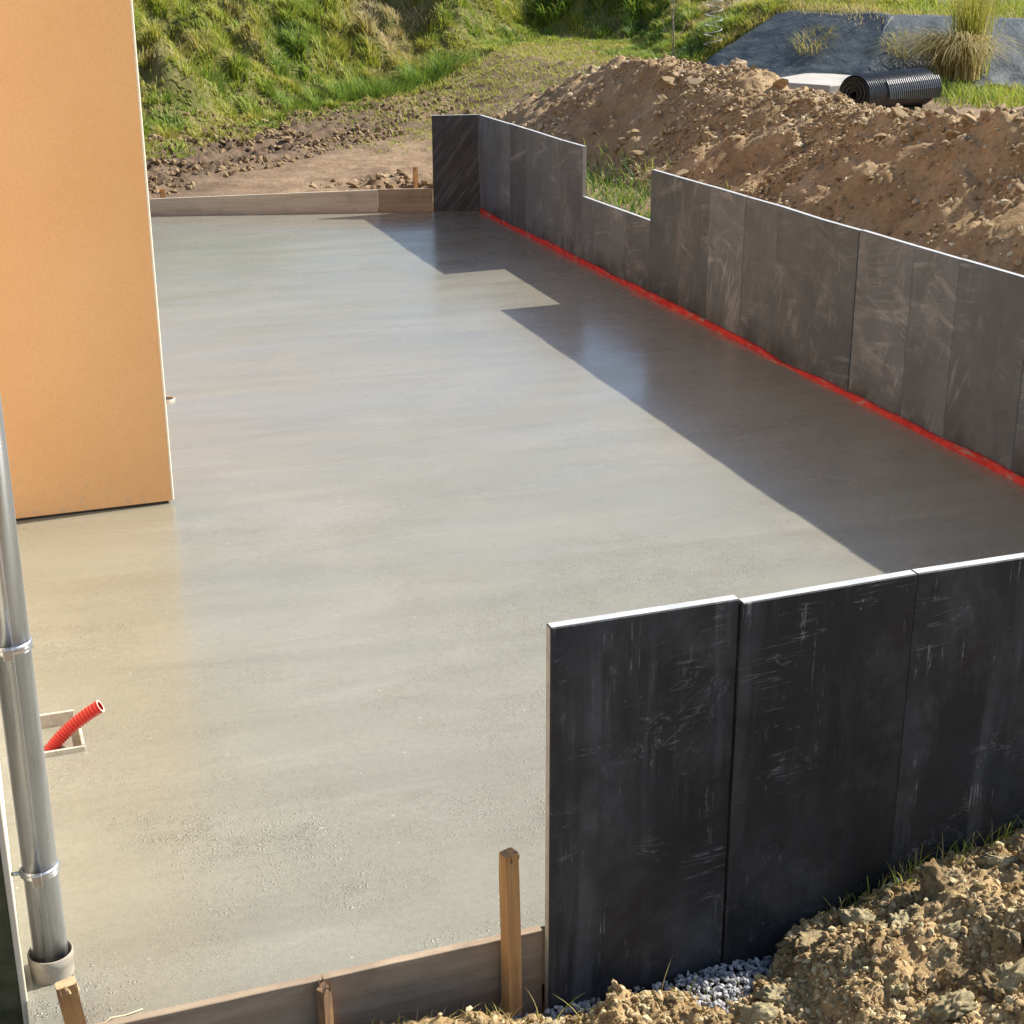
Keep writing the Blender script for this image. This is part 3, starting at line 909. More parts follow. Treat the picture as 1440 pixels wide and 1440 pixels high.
SH0 = rock_shapes(10, 1, 11)      # 20 faces each
SHO = []                          # 8 faces each
for k in range(10):
    v_ = np.array([(1, 0, 0), (-1, 0, 0), (0, 1, 0), (0, -1, 0), (0, 0, 1), (0, 0, -1)], float)
    v_ = (v_ + RNG.uniform(-0.35, 0.35, v_.shape)) * np.array([1.15, 0.9, RNG.uniform(0.4, 0.8)])
    SHO.append((v_, np.array([(0, 2, 4), (2, 1, 4), (1, 3, 4), (3, 0, 4), (2, 0, 5), (1, 2, 5), (3, 1, 5), (0, 3, 5)])))
SH1 = rock_shapes(10, 2, 12)      # 80 faces each
SH1F = rock_shapes(8, 2, 14, (0.25, 0.5))
SH2 = rock_shapes(6, 3, 13)

# ---- the long spoil mound behind the wall
CY = np.array([2.0, 6.0, 8.72, 9.21, 10.01, 10.51, 11.16, 12.14, 12.82, 13.58, 14.5, 15.72, 16.79, 18.52, 19.66, 20.86])
CZ = np.array([1.28, 1.30, 1.33, 1.36, 1.41, 1.30, 1.21, 1.17, 1.18, 1.24, 1.43, 1.41, 1.15, 0.66, 0.17, -0.3])


def mound(x, y):
    cx = 7.02 + 0.16 * np.sin(y * 1.1) + 0.10 * np.sin(y * 2.7 + 1)
    cz = np.interp(y, CY, CZ)
    wl = np.interp(y, [2, 14, 16.5, 19], [1.55, 1.55, 1.5, 1.2])
    tl = (cx - x) / wl
    tr_ = (x - cx - 0.25) / 1.75
    prof = np.where(x < cx, 1 - sstep(-0.12, 1.05, tl) * 1.0, 1 - sstep(0.0, 1.0, tr_))
    prof = np.where(x < cx, 0.55 * prof + 0.45 * np.clip(1 - tl, 0, 1), prof)
    b0 = np.minimum(0.34, cz - 0.05)
    z = b0 + (cz - b0) * prof
    # tipped-bucket ridges running down the face, lumps and crumbs
    u = y * 0.8 + x * 0.55
    mask = sstep(0.02, 0.35, prof)
    z = z + mask * (0.11 * vnoise(u * 0.95, x * 0.5, 401) * 2 - 0.16 * np.abs(vnoise(u * 1.1 + 4, x * 0.6, 405)) + 0.15 * fbm(x * 1.9, y * 1.9, 411, 6, 0.62) + 0.045 * fbm(x * 9, y * 9, 421, 3, 0.65))
    return z - 0.65 * (1 - sstep(0.0, 0.06, prof))


mx_ = np.arange(5.10, 9.4, 0.035); my_ = np.arange(3.5, 20.2, 0.04)
AX, AY = np.meshgrid(mx_, my_)
AZ = mound(AX, AY)
ai = np.arange(AX.size).reshape(AX.shape)
aq = np.stack([ai[:-1, :-1], ai[:-1, 1:], ai[1:, 1:], ai[1:, :-1]], -1).reshape(-1, 4)
far_mound = empty('soil_mound', (7.0, 12.0, 0.4), 'long brown stony spoil mound heaped behind the long slate wall', 'soil mound')


def rel(o, parent):
    o.parent = parent
    o.matrix_parent_inverse = Matrix.Translation(-Vector(parent.location))
    return o


rel(link('earth', np_mesh('earth', np.stack([AX, AY, AZ], -1).reshape(-1, 3), aq, smooth=True), M['soil_far']), far_mound)
N = 64000
x = RNG.uniform(5.25, 8.2, N); y = RNG.uniform(5.5, 19.3, N)
keep = RNG.random(N) < np.clip(0.32 + 1.5 * fbm(x * 0.9, y * 0.9, 431, 3) + 0.35 * sstep(6.3, 7.0, x), 0.04, 1)
x, y = x[keep], y[keep]
sz_ = 0.010 + 0.024 * RNG.random(len(x)) ** 3.5
pts = np.stack([x, y, mound(x, y)], -1)
ok = (mound(x, y) > terrain(x, y) + 0.02) | (x < 5.6)
pts, sz_ = pts[ok], sz_[ok]
rel(tag(scatter_rocks('small_clods', pts, sz_, SH0, M['clod_far'], None, 3, tints=RNG.random(len(pts)) ** 1.2), kind='stuff'), far_mound)
pieces = [np_mesh('clod', v_, f_, np.full(len(v_), t_)) for (v_, f_), t_ in zip(SH1F + SH1, list(RNG.uniform(0.35, 0.95, 18)))]
for me in pieces: me.materials.append(M['clod_far'])
for k in range(230):
    yq = RNG.uniform(6.2, 18.2); xq = RNG.uniform(5.6, 7.5) if RNG.random() < 0.55 else RNG.uniform(6.7, 7.5)
    zq = float(mound(np.array([xq]), np.array([yq]))[0])
    o = link('clod', pieces[k % len(pieces)])
    s_ = 0.035 + 0.06 * RNG.random() ** 2.5
    o.scale = (s_, s_, s_); o.location = (xq, yq, zq + 0.15 * s_)
    o.rotation_euler = (RNG.uniform(-0.6, 0.6), RNG.uniform(-0.6, 0.6), RNG.uniform(0, 6.28))
    rel(o, far_mound)

# crumbled earth thrown up along the wheel ruts
N = 16000
u_ = RNG.uniform(-1.5, 8.5, N); v_ = RNG.uniform(-0.3, 2.3, N)
x = 2.1 + u_ * 0.753 - v_ * 0.658; y = 17.0 + u_ * 0.658 + v_ * 0.753
pr = np.clip(0.35 + 1.5 * fbm(x * 1.6, y * 1.6, 441, 3), 0.03, 1) * sstep(0.5, -0.2, foot_dist(x, y)) * sstep(7.5, 5.5, x)
keep = (RNG.random(N) < pr) & (y > back_y(x) + 0.3)
x, y = x[keep], y[keep]
o = scatter_rocks('loose_earth', np.stack([x, y, terrain(x, y)], -1), 0.012 + 0.045 * RNG.random(len(x)) ** 3, SH0, M['clod_far'], None, 17, tints=0.30 * RNG.random(len(x)))
tag(o, 'crumbled dark earth strewn along the wheel ruts behind the slab', 'loose earth', kind='stuff')

N = 110
x = RNG.normal(4.55, 0.34, N); y = 16.25 + np.abs(RNG.normal(0, 0.28, N)) + 0.1
keep = (y > back_y(x) + 0.15); x, y = x[keep], y[keep]
o = scatter_rocks('loose_earth', np.stack([x, y, terrain(x, y)], -1), 0.015 + 0.045 * RNG.random(len(x)) ** 2.5, SH1, M['clod_far'], None, 18, tints=0.6 * RNG.random(len(x)))
tag(o, 'broken earth lumps round the hollow behind the short back board', 'loose earth', kind='stuff')

# ---- the near spoil heap in front of the black slate wall
EX = np.array([0.3, 0.85, 1.15, 1.34, 1.83, 2.00, 2.06, 2.18, 2.54, 2.9, 3.4, 4.4])
EZ = np.array([-0.30, -0.085, -0.12, -0.205, -0.235, -0.205, -0.13, -0.075, 0.005, 0.015, 0.06, 0.1])
EB = np.array([0.3, 1.2, 1.9, 2.02, 2.12, 2.3, 4.4])
EBY = np.array([3.47, 3.39, 3.385, 3.395, 3.455, 3.462, 3.462])


def heap(x, y):
    ez = np.interp(x, EX, EZ)
    back = np.interp(x, EB, EBY)
    d = back - y
    z = ez + 0.06 * sstep(0.0, 0.9, d) + 0.10 * sstep(2.2, 3.2, x) * sstep(0.0, 0.6, d)
    z = z - 0.16 * sstep(0.03, -0.10, d) - 0.22 * sstep(0.7, 0.1, x)
    z = z - 0.10 * np.exp(-(((x - 2.35) / 0.22) ** 2 + ((y - 3.0) / 0.13) ** 2))
    lump = fbm(x * 3.2, y * 3.2, 501, 3, 0.55) * 0.10 + np.abs(fbm(x * 8, y * 8, 505, 4, 0.6)) * 0.05 + np.abs(fbm(x * 24, y * 24, 511, 3, 0.7)) * 0.034
    return z + lump


hx = np.arange(0.35, 4.4, 0.011); hy = np.arange(1.9, 3.468, 0.011)
AX, AY = np.meshgrid(hx, hy)
ai = np.arange(AX.size).reshape(AX.shape)
aq = np.stack([ai[:-1, :-1], ai[:-1, 1:], ai[1:, 1:], ai[1:, :-1]], -1).reshape(-1, 4)
near_heap = empty('soil_mound', (2.4, 3.0, -0.1), 'near heap of yellow-brown crumbly soil at the foot of the black slate wall', 'soil mound')
rel(link('earth', np_mesh('earth', np.stack([AX, AY, heap(AX, AY)], -1).reshape(-1, 3), aq, smooth=True), M['soil_near']), near_heap)
N = 62000
x = RNG.uniform(0.9, 3.5, N); y = RNG.uniform(2.2, 3.46, N)
keep = (y < np.interp(x, EB, EBY) - 0.004) & (RNG.random(N) < np.clip(0.55 + 1.1 * fbm(x * 3, y * 3, 521, 3), 0.2, 1))
x, y = x[keep], y[keep]
sz_ = 0.0035 + 0.013 * RNG.random(len(x)) ** 3.4
rel(tag(scatter_rocks('small_clods', np.stack([x, y, heap(x, y)], -1), sz_, SH0, M['clod_near'], None, 5, tints=RNG.random(len(x)) ** 0.9), kind='stuff'), near_heap)


def rough_rock(v_, seed, amp):
    """crumbly earth clod: the shape pushed in and out by noise"""
    nrm = v_ / (np.linalg.norm(v_, axis=1)[:, None] + 1e-6)
    nz = fbm(v_[:, 0] * 2.2 + v_[:, 2] * 1.3 + seed, v_[:, 1] * 2.2 - v_[:, 2] * 1.7, 600 + seed, 3, 0.7)
    return v_ + nrm * (nz * amp)[:, None]


clods = []
for k, (v_, f_) in enumerate(rock_shapes(10, 4, 15)):
    me = np_mesh('clod', rough_rock(v_, k, 0.42), f_, np.full(len(v_), RNG.uniform(0.4, 0.95)), smooth=True)
    me.materials.append(M['clod_near']); clods.append(me)
placed = [(2.10, 3.40, 0.055), (2.28, 3.36, 0.04), (3.02, 3.22, 0.10), (2.86, 3.10, 0.075), (2.62, 2.92, 0.07), (2.20, 3.16, 0.055), (1.62, 3.05, 0.05), (1.95, 3.22, 0.045), (2.42, 2.84, 0.08), (2.75, 2.80, 0.06), (1.66, 3.10, 0.05), (2.95, 2.95, 0.07)]
for k in range(200):
    if k < len(placed): xq, yq, s_ = placed[k]
    else:
        xq = RNG.uniform(1.2, 3.6); yq = RNG.uniform(2.5, float(np.interp(xq, EB, EBY)) - (0.04 if xq > 2.1 else 0.16)); s_ = 0.014 + 0.060 * RNG.random() ** 2.6
    o = link('clod', clods[k % len(clods)])
    o.scale = (s_, s_, s_)
    o.location = (xq, yq, float(heap(np.array([xq]), np.array([yq]))[0]) + 0.1 * s_)
    o.rotation_euler = (RNG.uniform(-0.7, 0.7), RNG.uniform(-0.7, 0.7), RNG.uniform(0, 6.28))
    rel(o, near_heap)

# gravel drain strip between wall and heap
N = 2600
x = RNG.uniform(1.05, 2.25, N); y = RNG.uniform(3.22, 3.472, N)
z = -0.222 + 0.02 * (x - 1.4) + 0.03 * fbm(x * 5, y * 5, 551, 2) + RNG.uniform(-0.012, 0.006, N)
g = scatter_rocks('gravel', np.stack([x, y, z], -1), 0.006 + 0.007 * RNG.random(N), SH0, M['gravel'], None, 8, sink=0.5)
tag(g, 'grey drainage gravel along the foot of the black slate wall', 'gravel', kind='stuff')


# ------------------------------------------------------------------ grass
def blades(base, length, width, lean_dir, lean, tint, seed=1, droop=0.0, segs=2):
    """curved tapering blades; base (n,3)"""
    n = len(base)
    r_ = np.random.default_rng(seed)
    dirv = np.stack([np.cos(lean_dir), np.sin(lean_dir), np.zeros(n)], -1)
    side_a = lean_dir + np.pi / 2 + r_.uniform(-0.9, 0.9, n)
    sidev_ = np.stack([np.cos(side_a), np.sin(side_a), np.zeros(n)], -1)
    rows = []
    for k in range(segs + 1):
        t = k / segs
        hz = lean * (t ** 1.6)
        zz = t * np.sqrt(np.clip(1 - (lean * 0.75) ** 2, 0.15, 1)) - droop * t ** 2.6
        c_ = base + dirv * (hz * length)[:, None]
        c_[:, 2] += zz * length
        wv_ = width * (1 - t) ** 0.7 * 0.5
        if k < segs: rows += [c_ - sidev_ * wv_[:, None], c_ + sidev_ * wv_[:, None]]
        else: rows += [c_]
    nv = 2 * segs + 1
    Vb = np.stack(rows, 1).reshape(-1, 3)
    o_ = (np.arange(n) * nv)[:, None]
    tris = []
    for k in range(segs - 1):
        a0 = 2 * k
        tris += [[a0, a0 + 1, a0 + 3], [a0, a0 + 3, a0 + 2]]
    a0 = 2 * (segs - 1)
    tris += [[a0, a0 + 1, a0 + 2]]
    Fb = (o_[:, :, None] + np.array(tris)[None]).reshape(-1, 3)
    return Vb, Fb, np.repeat(tint, nv)


def grass_object(name, sets, label, cat='grass', parent=None, kind='stuff'):
    Vs, Fs, Ts, off = [], [], [], 0
    for v_, f_, t_ in sets:
        Vs.append(v_); Fs.append(f_ + off); Ts.append(t_); off += len(v_)
    o = link(name, np_mesh(name, np.concatenate(Vs), np.concatenate(Fs), np.concatenate(Ts)), M['grass'], None)
    if label: tag(o, label, cat, kind=kind)
    if parent: rel(o, parent)
    return o


# bank turf
N = 330000
x = RNG.uniform(0.2, 14.0, N); y = RNG.uniform(18.3, 30.0, N)
d = foot_dist(x, y)
r_s = right_side(x, y)
patch = fbm(x * 0.8, y * 0.8, 701, 4, 0.6)
fade = sstep(-0.75, 0.25, d + 0.6 * fbm(x * 1.5, y * 1.5, 705, 3))
bare = sstep(0.22, 0.42, fbm(x * 0.55 + 3, y * 0.55, 711, 3) + 0.10) * (d > 0.8) * (d < 3.2)
sheet_zone = (y < 20.6) & (x > 9.6)
keep = (d > -0.9) & (d < 7.5) & ~sheet_zone & (x < 16) & (RNG.random(N) < fade * (1 - 0.6 * bare) * (0.95 + 0.4 * patch))
x, y, d, patch, bare = x[keep], y[keep], d[keep], patch[keep], bare[keep]
n = len(x)
gs = 0.42                      # gather most blades into tufts round jittered centres
jx = np.floor(x / gs); jy = np.floor(y / gs)
cx_ = (jx + 0.15 + 0.7 * _hash(jx, jy, 901)) * gs; cy_ = (jy + 0.15 + 0.7 * _hash(jx, jy, 902)) * gs
tuft = _hash(jx, jy, 903)
pull = np.where(RNG.random(n) < 0.55, 0.15 + 0.45 * tuft, 0.0)
x = x + (cx_ - x) * pull; y = y + (cy_ - y) * pull
outw = np.arctan2(y - cy_, x - cx_) + RNG.normal(0, 0.6, n)
nearc = np.exp(-((x - cx_) ** 2 + (y - cy_) ** 2) / 0.02)
cl = fbm(x * 1.8, y * 1.8, 715, 3, 0.6)
ln = (0.05 + 0.09 * RNG.random(n) + 0.14 * np.clip(cl + 0.1, 0, 1) + 0.15 * nearc * tuft) * (0.7 + 0.4 * sstep(0, 0.8, d))
tn = 0.44 + 0.42 * fbm(x * 0.45, y * 0.45, 721, 3) + 0.30 * cl + 0.30 * (_hash(jx, jy, 905) - 0.5) + RNG.normal(0, 0.10, n) - 0.34 * bare
tn = tn + 0.10 * sstep(1.2, 0.2, d) - 0.10 * sstep(1.2, 2.5, d) * sstep(9, 3, x)
tn = np.where(RNG.random(n) < 0.07, RNG.uniform(0.0, 0.25, n), tn)
B = np.stack([x, y, terrain(x, y) - 0.01], -1)
grass_object('grass', [blades(B, ln, 0.012 + 0.014 * RNG.random(n), outw, 0.25 + 0.6 * RNG.random(n), np.clip(tn, 0, 1), 21, droop=0.2)], 'rough sunlit green grass growing over the bank')

# plateau and foot grass round the sheeted bank
N = 150000
x = RNG.uniform(8.8, 24, N); y = RNG.uniform(12.0, 31, N)
d = foot_dist(x, y); r_s = right_side(x, y)
edge_n = 0.45 * fbm(x * 1.1, y * 1.1, 731, 3)
topz = sstep(1.15, 1.5, d + 1.3 * edge_n)
footg = sstep(-0.25, -0.55, d + edge_n) * sstep(11.0, 11.9, x + 0.5 * edge_n) * (d > -2.6) * (x > 10.2)
keep = (y < 20.6) & (x > 9.6) & (d < 11) & (RNG.random(N) < np.maximum(topz, footg))
x, y, d, topz = x[keep], y[keep], d[keep], topz[keep]
n = len(x)
cl = fbm(x * 1.6, y * 1.6, 741, 3, 0.6)
ln = 0.06 + 0.09 * RNG.random(n) + 0.12 * np.clip(cl, 0, 1) + 0.07 * (d < 0)
tn = 0.52 + 0.25 * cl + RNG.normal(0, 0.09, n) - 0.32 * sstep(2.4, 1.5, d) * (d > 0)
B = np.stack([x, y, terrain(x, y) - 0.01], -1)
grass_object('grass', [blades(B, ln, 0.010 + 0.012 * RNG.random(n), RNG.uniform(0, 6.28, n), 0.25 + 0.5 * RNG.random(n), np.clip(tn, 0.05, 0.9), 22, droop=0.1)], 'short bright lawn grass above and below the blue-grey sheet')

# trampled thin grass on the flat between bank and mound
N = 60000
x = RNG.uniform(4.0, 12.0, N); y = RNG.uniform(18.5, 27, N)
d = foot_dist(x, y)
pr = sstep(-3.6, -1.0, d + 1.4 * fbm(x * 0.9, y * 0.9, 761, 3)) * sstep(4.2, 6.5, x) * (d < 0.2)
keep = (RNG.random(N) < 0.85 * pr) & ~((y < 20.6) & (x > 9.6))
x, y = x[keep], y[keep]; n = len(x)
grass_object('grass', [blades(np.stack([x, y, terrain(x, y) - 0.008], -1), 0.04 + 0.08 * RNG.random(n), 0.010 + 0.012 * RNG.random(n), RNG.uniform(0, 6.28, n), 0.5 + 0.45 * RNG.random(n), np.clip(0.40 + RNG.normal(0, 0.16, n), 0, 1), 27, droop=0.3)], 'trampled thin grass on the flat ground between the bank and the mound')

# thin weeds between wall and mound, seen through the notch
N = 9000
x = RNG.uniform(5.12, 6.3, N); y = RNG.uniform(7.0, 15.6, N)
pr = 0.5 * sstep(6.1, 5.3, x + 0.5 * fbm(x * 1.2, y * 1.2, 751, 3)) * (0.12 + 0.88 * sstep(10.0, 11.2, y))
keep = RNG.random(N) < pr
x, y = x[keep], y[keep]; n = len(x)
B = np.stack([x, y, np.maximum(mound(x, y), terrain(x, y)) - 0.01], -1)
grass_object('grass', [blades(B, 0.08 + 0.17 * RNG.random(n), 0.008 + 0.010 * RNG.random(n), RNG.uniform(0, 6.28, n), 0.4 + 0.5 * RNG.random(n), np.clip(0.80 + RNG.normal(0, 0.22, n), 0, 1), 23, droop=0.2)], 'weedy grass in the strip behind the long slate wall')  # darker tint puts the shade of this strip into the blade colour

# grass on the near heap's crest, and at the corner of the house
cx_ = np.concatenate([RNG.normal(2.28, 0.05, 26), RNG.normal(2.5, 0.05, 40), RNG.normal(2.72, 0.07, 40), RNG.normal(2.98, 0.1, 50), RNG.uniform(1.2, 2.0, 22)])
cy_ = np.interp(cx_, EB, EBY) - np.abs(RNG.normal(0.02, 0.025, len(cx_)))
n = len(cx_)
B = np.stack([cx_, cy_, heap(cx_, cy_) - 0.006], -1)
s1 = blades(B, 0.05 + 0.09 * RNG.random(n), 0.003 + 0.0025 * RNG.random(n), RNG.uniform(0, 6.28, n), 0.3 + 0.6 * RNG.random(n), np.clip(0.38 + RNG.normal(0, 0.2, n), 0, 1), 24, 0.15, 4)
x = RNG.uniform(0.75, 1.2, 160); y = RNG.uniform(3.25, 3.46, 160)
s2 = blades(np.stack([x, y, heap(x, y) - 0.01], -1), 0.02 + 0.06 * RNG.random(160), 0.003 + 0.002 * RNG.random(160), RNG.uniform(0, 6.28, 160), 0.4 + 0.6 * RNG.random(160), np.clip(0.2 + RNG.normal(0, 0.15, 160), 0, 1), 25, 0.2, 3)
grass_object('grass', [s1, s2], 'sparse thin grass sprouting along the crest of the near soil heap')
x = RNG.uniform(-0.30, -0.085, 26); y = RNG.uniform(3.60, 3.70, 26)
s3 = blades(np.stack([x, y, np.full(26, -0.30)], -1), 0.10 + 0.16 * RNG.random(26), np.full(26, 0.005), RNG.uniform(0, 6.28, 26), 0.2 + 0.5 * RNG.random(26), np.clip(0.65 + RNG.normal(0, 0.1, 26), 0, 1), 26, 0.1, 4)
grass_object('grass', [s3], 'few green grass blades at the foot of the mossy house corner')


def tussock(loc, n, length, spread, tint, label, name='grass_tussock', width=0.014, droop=0.3, lean=(0.25, 0.95), group=None, seed=1):
    r_ = np.random.default_rng(seed)
    ang = r_.uniform(0, 6.28, n); rad = spread * np.sqrt(r_.random(n))
    B = np.stack([loc[0] + rad * np.cos(ang), loc[1] + rad * np.sin(ang), np.zeros(n)], -1)
    B[:, 2] = terrain(B[:, 0], B[:, 1]) - 0.02
    v_, f_, t_ = blades(B, length * (0.55 + 0.5 * r_.random(n)), width * (0.7 + 0.6 * r_.random(n)), ang + r_.normal(0, 0.5, n), r_.uniform(lean[0], lean[1], n), np.clip(tint + r_.normal(0, 0.12, n), 0, 1), seed, droop, 4)
    z0_ = float(terrain(np.array([loc[0]]), np.array([loc[1]]))[0])
    v_ = v_ - np.array([loc[0], loc[1], z0_])
    o = link(name, np_mesh(name, v_, f_, t_), M['grass'], None, (loc[0], loc[1], z0_))
    return tag(o, label, 'grass clump', group)


G = 'tall grass tussocks along the foot of the bank'
TL = 'tall dark green grass tussock growing along the foot of the bank'
for k, (tx_, ty_, ln_, sp_, nn) in enumerate([(5.75, 22.9, 0.50, 0.30, 320), (6.15, 23.1, 0.55, 0.32, 340), (6.6, 23.55, 0.42, 0.28, 260), (7.25, 24.05, 0.55, 0.35, 380), (7.65, 24.35, 0.52, 0.30, 300), (4.7, 21.9, 0.34, 0.25, 220), (5.2, 22.35, 0.36, 0.25, 220)]):
    tussock((tx_, ty_), nn, ln_, sp_, 0.76, TL, group=G, seed=40 + k, droop=0.2)
tussock((10.6, 27.2), 320, 0.75, 0.32, 0.70, 'broad arching green leaf clump high on the bank above the mound', width=0.030, droop=0.4, seed=51)
tussock((11.9, 26.6), 300, 0.70, 0.30, 0.78, 'dark arching leaf clump on the bank beside the white spiral', width=0.026, droop=0.4, seed=52)

# ------------------------------------------------------------------ the sheeted bank
N1, N2 = 150, 60
foot_pts = FOOT[8:15]
seg_l = np.hypot(*np.diff(foot_pts, axis=0).T); cum = np.concatenate([[0], np.cumsum(seg_l)])
s_par = np.linspace(3.15, 15.5, N1)
fx_ = np.interp(s_par, cum, foot_pts[:, 0]); fy_ = np.interp(s_par, cum, foot_pts[:, 1])
k_ = np.ones(9) / 9
fx_s = np.convolve(np.pad(fx_, 4, 'edge'), k_, 'valid'); fy_s = np.convolve(np.pad(fy_, 4, 'edge'), k_, 'valid')
tx_ = np.gradient(fx_s); ty_ = np.gradient(fy_s); tl_ = np.hypot(tx_, ty_)
nxv, nyv = -ty_ / tl_, tx_ / tl_
top_d = 1.45 + 0.26 * vnoise(s_par * 1.1, s_par * 0, 801) * 2
bot_d = -0.10 + 0.10 * vnoise(s_par * 1.4, s_par * 0 + 5, 803)
tt = np.linspace(0, 1, N2)[:, None]
dd_ = bot_d[None] + (top_d - bot_d)[None] * tt
px_ = fx_s[None] + nxv[None] * dd_; py_ = fy_s[None] + nyv[None] * dd_
pz_ = terrain(px_, py_) + 0.035 + 0.03 * fbm(px_ * 2, py_ * 2, 811, 4)
TV = np.stack([px_, py_, pz_], -1).reshape(-1, 3)
ti = np.arange(N1 * N2).reshape(N2, N1)
tq = np.stack([ti[:-1, :-1], ti[:-1, 1:], ti[1:, 1:], ti[1:, :-1]], -1).reshape(-1, 4)
sheet = link('ground_sheet', np_mesh('ground_sheet', TV, tq, smooth=True), M['sheet'])
md = sheet.modifiers.new('thick', 'SOLIDIFY'); md.thickness = 0.006
tag(sheet, 'blue-grey ground sheet covering the bank beyond the black roll', 'ground sheet')

# tufts growing through the sheet edge
for k, (tx2, ty2) in enumerate([(11.25, 19.3), (12.05, 18.35), (10.75, 20.9)]):
    tussock((tx2, ty2), 220, 0.34, 0.26, 0.25, 'straw-coloured grass tuft growing through the blue-grey sheet', group='dry tufts on the sheet', seed=70 + k, droop=0.45, width=0.010)

# ------------------------------------------------------------------ ornamental grass
OX, OY = 12.40, 17.62
oz = float(terrain(np.array([OX]), np.array([OY]))[0])
orn = empty('ornamental_grass', (OX, OY, oz), 'large straw-coloured pampas-like grass clump on the blue-grey sheet', 'plant')
n = 900
r_ = np.random.default_rng(91)
ang = r_.normal(math.pi * 1.08, 1.0, n)
B = np.stack([r_.normal(0, 0.11, n), r_.normal(0, 0.10, n), np.zeros(n) - 0.02], -1)
sets = blades(B, 0.95 + 0.65 * r_.random(n), 0.014 + 0.009 * r_.random(n), ang, 0.45 + 0.4 * r_.random(n), np.clip(0.06 + np.abs(r_.normal(0, 0.1, n)), 0, 1), 92, droop=0.62, segs=7)
o = link('dry_leaves', np_mesh('dry_leaves', *sets), M['grass'], orn)
n = 420
ang = r_.uniform(0, 6.28, n)
B = np.stack([0.14 + r_.normal(0, 0.09, n), r_.normal(0, 0.09, n), np.zeros(n) - 0.02], -1)
sets = blades(B, 1.05 + 0.5 * r_.random(n), 0.011 + 0.007 * r_.random(n), ang, 0.08 + 0.32 * r_.random(n), np.clip(0.36 + r_.normal(0, 0.1, n), 0, 1), 93, droop=0.05, segs=5)
o = link('upright_leaves', np_mesh('upright_leaves', *sets), M['grass'], orn)

# ------------------------------------------------------------------ membrane roll, paving, spiral, sapling
RX, RY = 9.72, 15.72
rz = float(terrain(np.array([RX + 0.6]), np.array([RY + 0.25]))[0])
RD, RLEN = 0.205, 1.36
roll = empty('membrane_roll', (RX, RY, rz + RD + 0.02), 'black ribbed drainage membrane roll lying beyond the spoil mound', 'membrane roll')
roll.rotation_euler = (0, 0.0, math.atan2(0.62, 1.40))
m = MB()
N = 34 * 6
ptsr = [(RLEN * k / N, 0, 0) for k in range(N + 1)]
radr = [RD + 0.012 * math.sin(2 * math.pi * k / 6) for k in range(N + 1)]
m.tube(ptsr, radr, 64, cap=False)
sheet_o = m.build('outer_wrap', M['membrane'], roll)
m = MB()        # wound layers on the end face
turns, stp = 9, 40
prev = None
for k in range(turns * stp + 1):
    an = 2 * math.pi * k / stp
    r0 = 0.035 + (RD - 0.045) * k / (turns * stp) + 0.004 * math.sin(k * 2.1)
    cur = [m.bm.verts.new((x0, r0 * math.cos(an), r0 * math.sin(an))) for x0 in (-0.006 - 0.010 * math.sin(k * 0.37), 0.12)]
    cur += [m.bm.verts.new((x0, (r0 + 0.006) * math.cos(an), (r0 + 0.006) * math.sin(an))) for x0 in (0.12, -0.006 - 0.010 * math.sin(k * 0.37))]
    if prev:
        for q in range(4): m.bm.faces.new((prev[q], prev[(q + 1) % 4], cur[(q + 1) % 4], cur[q]))
    prev = cur
m.build('wound_layers', M['membrane'], roll)
m = MB(); m.tube([(0.10, 0, 0), (RLEN - 0.03, 0, 0)], RD - 0.012, 40); m.build('core', M['shade_fill'], roll)
m = MB()        # loose outer flap lying along the roll
fl = []
NF = 26 * 6
for k in range(NF + 1):
    xk = 0.34 + (RLEN + 0.06 - 0.34) * k / NF
    rr_ = 0.010 * math.sin(2 * math.pi * k / 6)
    fl.append([m.bm.verts.new((xk, (RD + 0.016 + rr_ + 0.03 * t) * math.cos(an), (RD + 0.016 + rr_ + 0.03 * t) * math.sin(an))) for t, an in [(0, 2.5), (0.1, 2.7), (0.25, 2.9), (0.5, 3.1), (1.0, 3.35 + 0.25 * k / NF)]])
for k in range(NF):
    for q in range(4): m.bm.faces.new((fl[k][q], fl[k + 1][q], fl[k + 1][q + 1], fl[k][q + 1]))
fo = m.build('loose_flap', M['membrane'], roll)
md = fo.modifiers.new('thick', 'SOLIDIFY'); md.thickness = 0.006

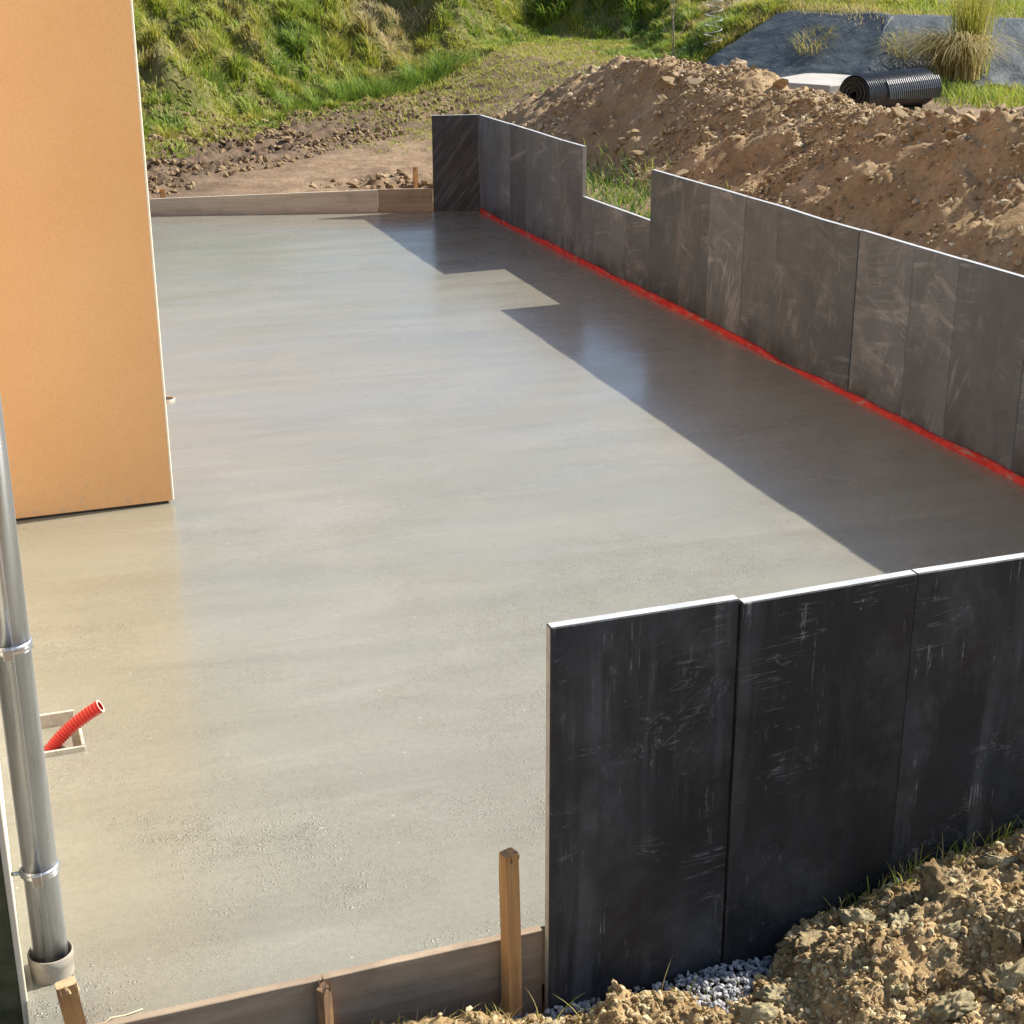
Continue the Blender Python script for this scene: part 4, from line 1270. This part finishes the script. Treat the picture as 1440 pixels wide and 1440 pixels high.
m = MB()
pv = [(9.75, 17.95), (10.22, 17.10), (10.75, 17.2), (11.45, 18.7), (10.75, 18.65)]
lo_ = [m.bm.verts.new((x, y, 0.70)) for x, y in pv]; hi_ = [m.bm.verts.new((x, y, 0.86)) for x, y in pv]
for k in range(5): m.bm.faces.new((lo_[k], lo_[(k + 1) % 5], hi_[(k + 1) % 5], hi_[k]))
m.bm.faces.new(hi_); m.bm.faces.new(lo_[::-1])
bmesh.ops.bevel(m.bm, geom=m.bm.edges[:], offset=0.012, segments=1, affect='EDGES')
o = m.build('concrete_pad', M['pale_concrete']); tag(o, 'pale flat concrete pad beside the black membrane roll', 'concrete pad')

SXp, SYp = 10.52, 20.85
szp = float(terrain(np.array([SXp]), np.array([SYp]))[0])
m = MB()
m.tube([(0.125 * math.cos(t), 0.125 * math.sin(t), 0.02 + 0.135 * t / (2 * math.pi)) for t in np.arange(0, 2 * math.pi * 8, 0.22)], 0.006, 6)
o = m.build('plant_spiral', M['wire'], None, (SXp, SYp, szp)); tag(o, 'white wire spiral standing upright on the bank beside the sheet', 'wire spiral')

sap = empty('sapling', (10.12, 21.3, float(terrain(np.array([10.12]), np.array([21.3]))[0])), 'bare pale twiggy sapling standing behind the spoil mound', 'sapling')
m = MB(); m.tube([(0, 0, -0.05), (0.01, 0, 0.3), (-0.015, 0.01, 0.6), (0.01, 0.0, 0.95), (0.0, 0.02, 1.3)], [0.014, 0.012, 0.010, 0.007, 0.003], 8); m.build('trunk', M['bark'], sap)
m = MB()
for z_, an, l_ in ((0.28, 0.2, 0.30), (0.35, 3.0, 0.26), (0.5, 1.2, 0.28), (0.55, 4.0, 0.32), (0.7, 0.0, 0.26), (0.8, 2.6, 0.28), (0.95, 5.2, 0.24), (1.05, 1.0, 0.2)):
    ca, sa = math.cos(an), math.sin(an)
    m.tube([(0, 0, z_), (ca * l_ * 0.5, sa * l_ * 0.5, z_ + l_ * 0.35), (ca * l_ * 0.75, sa * l_ * 0.75, z_ + l_ * 0.9)], [0.006, 0.0045, 0.002], 6)
m.build('branch', M['bark'], sap)
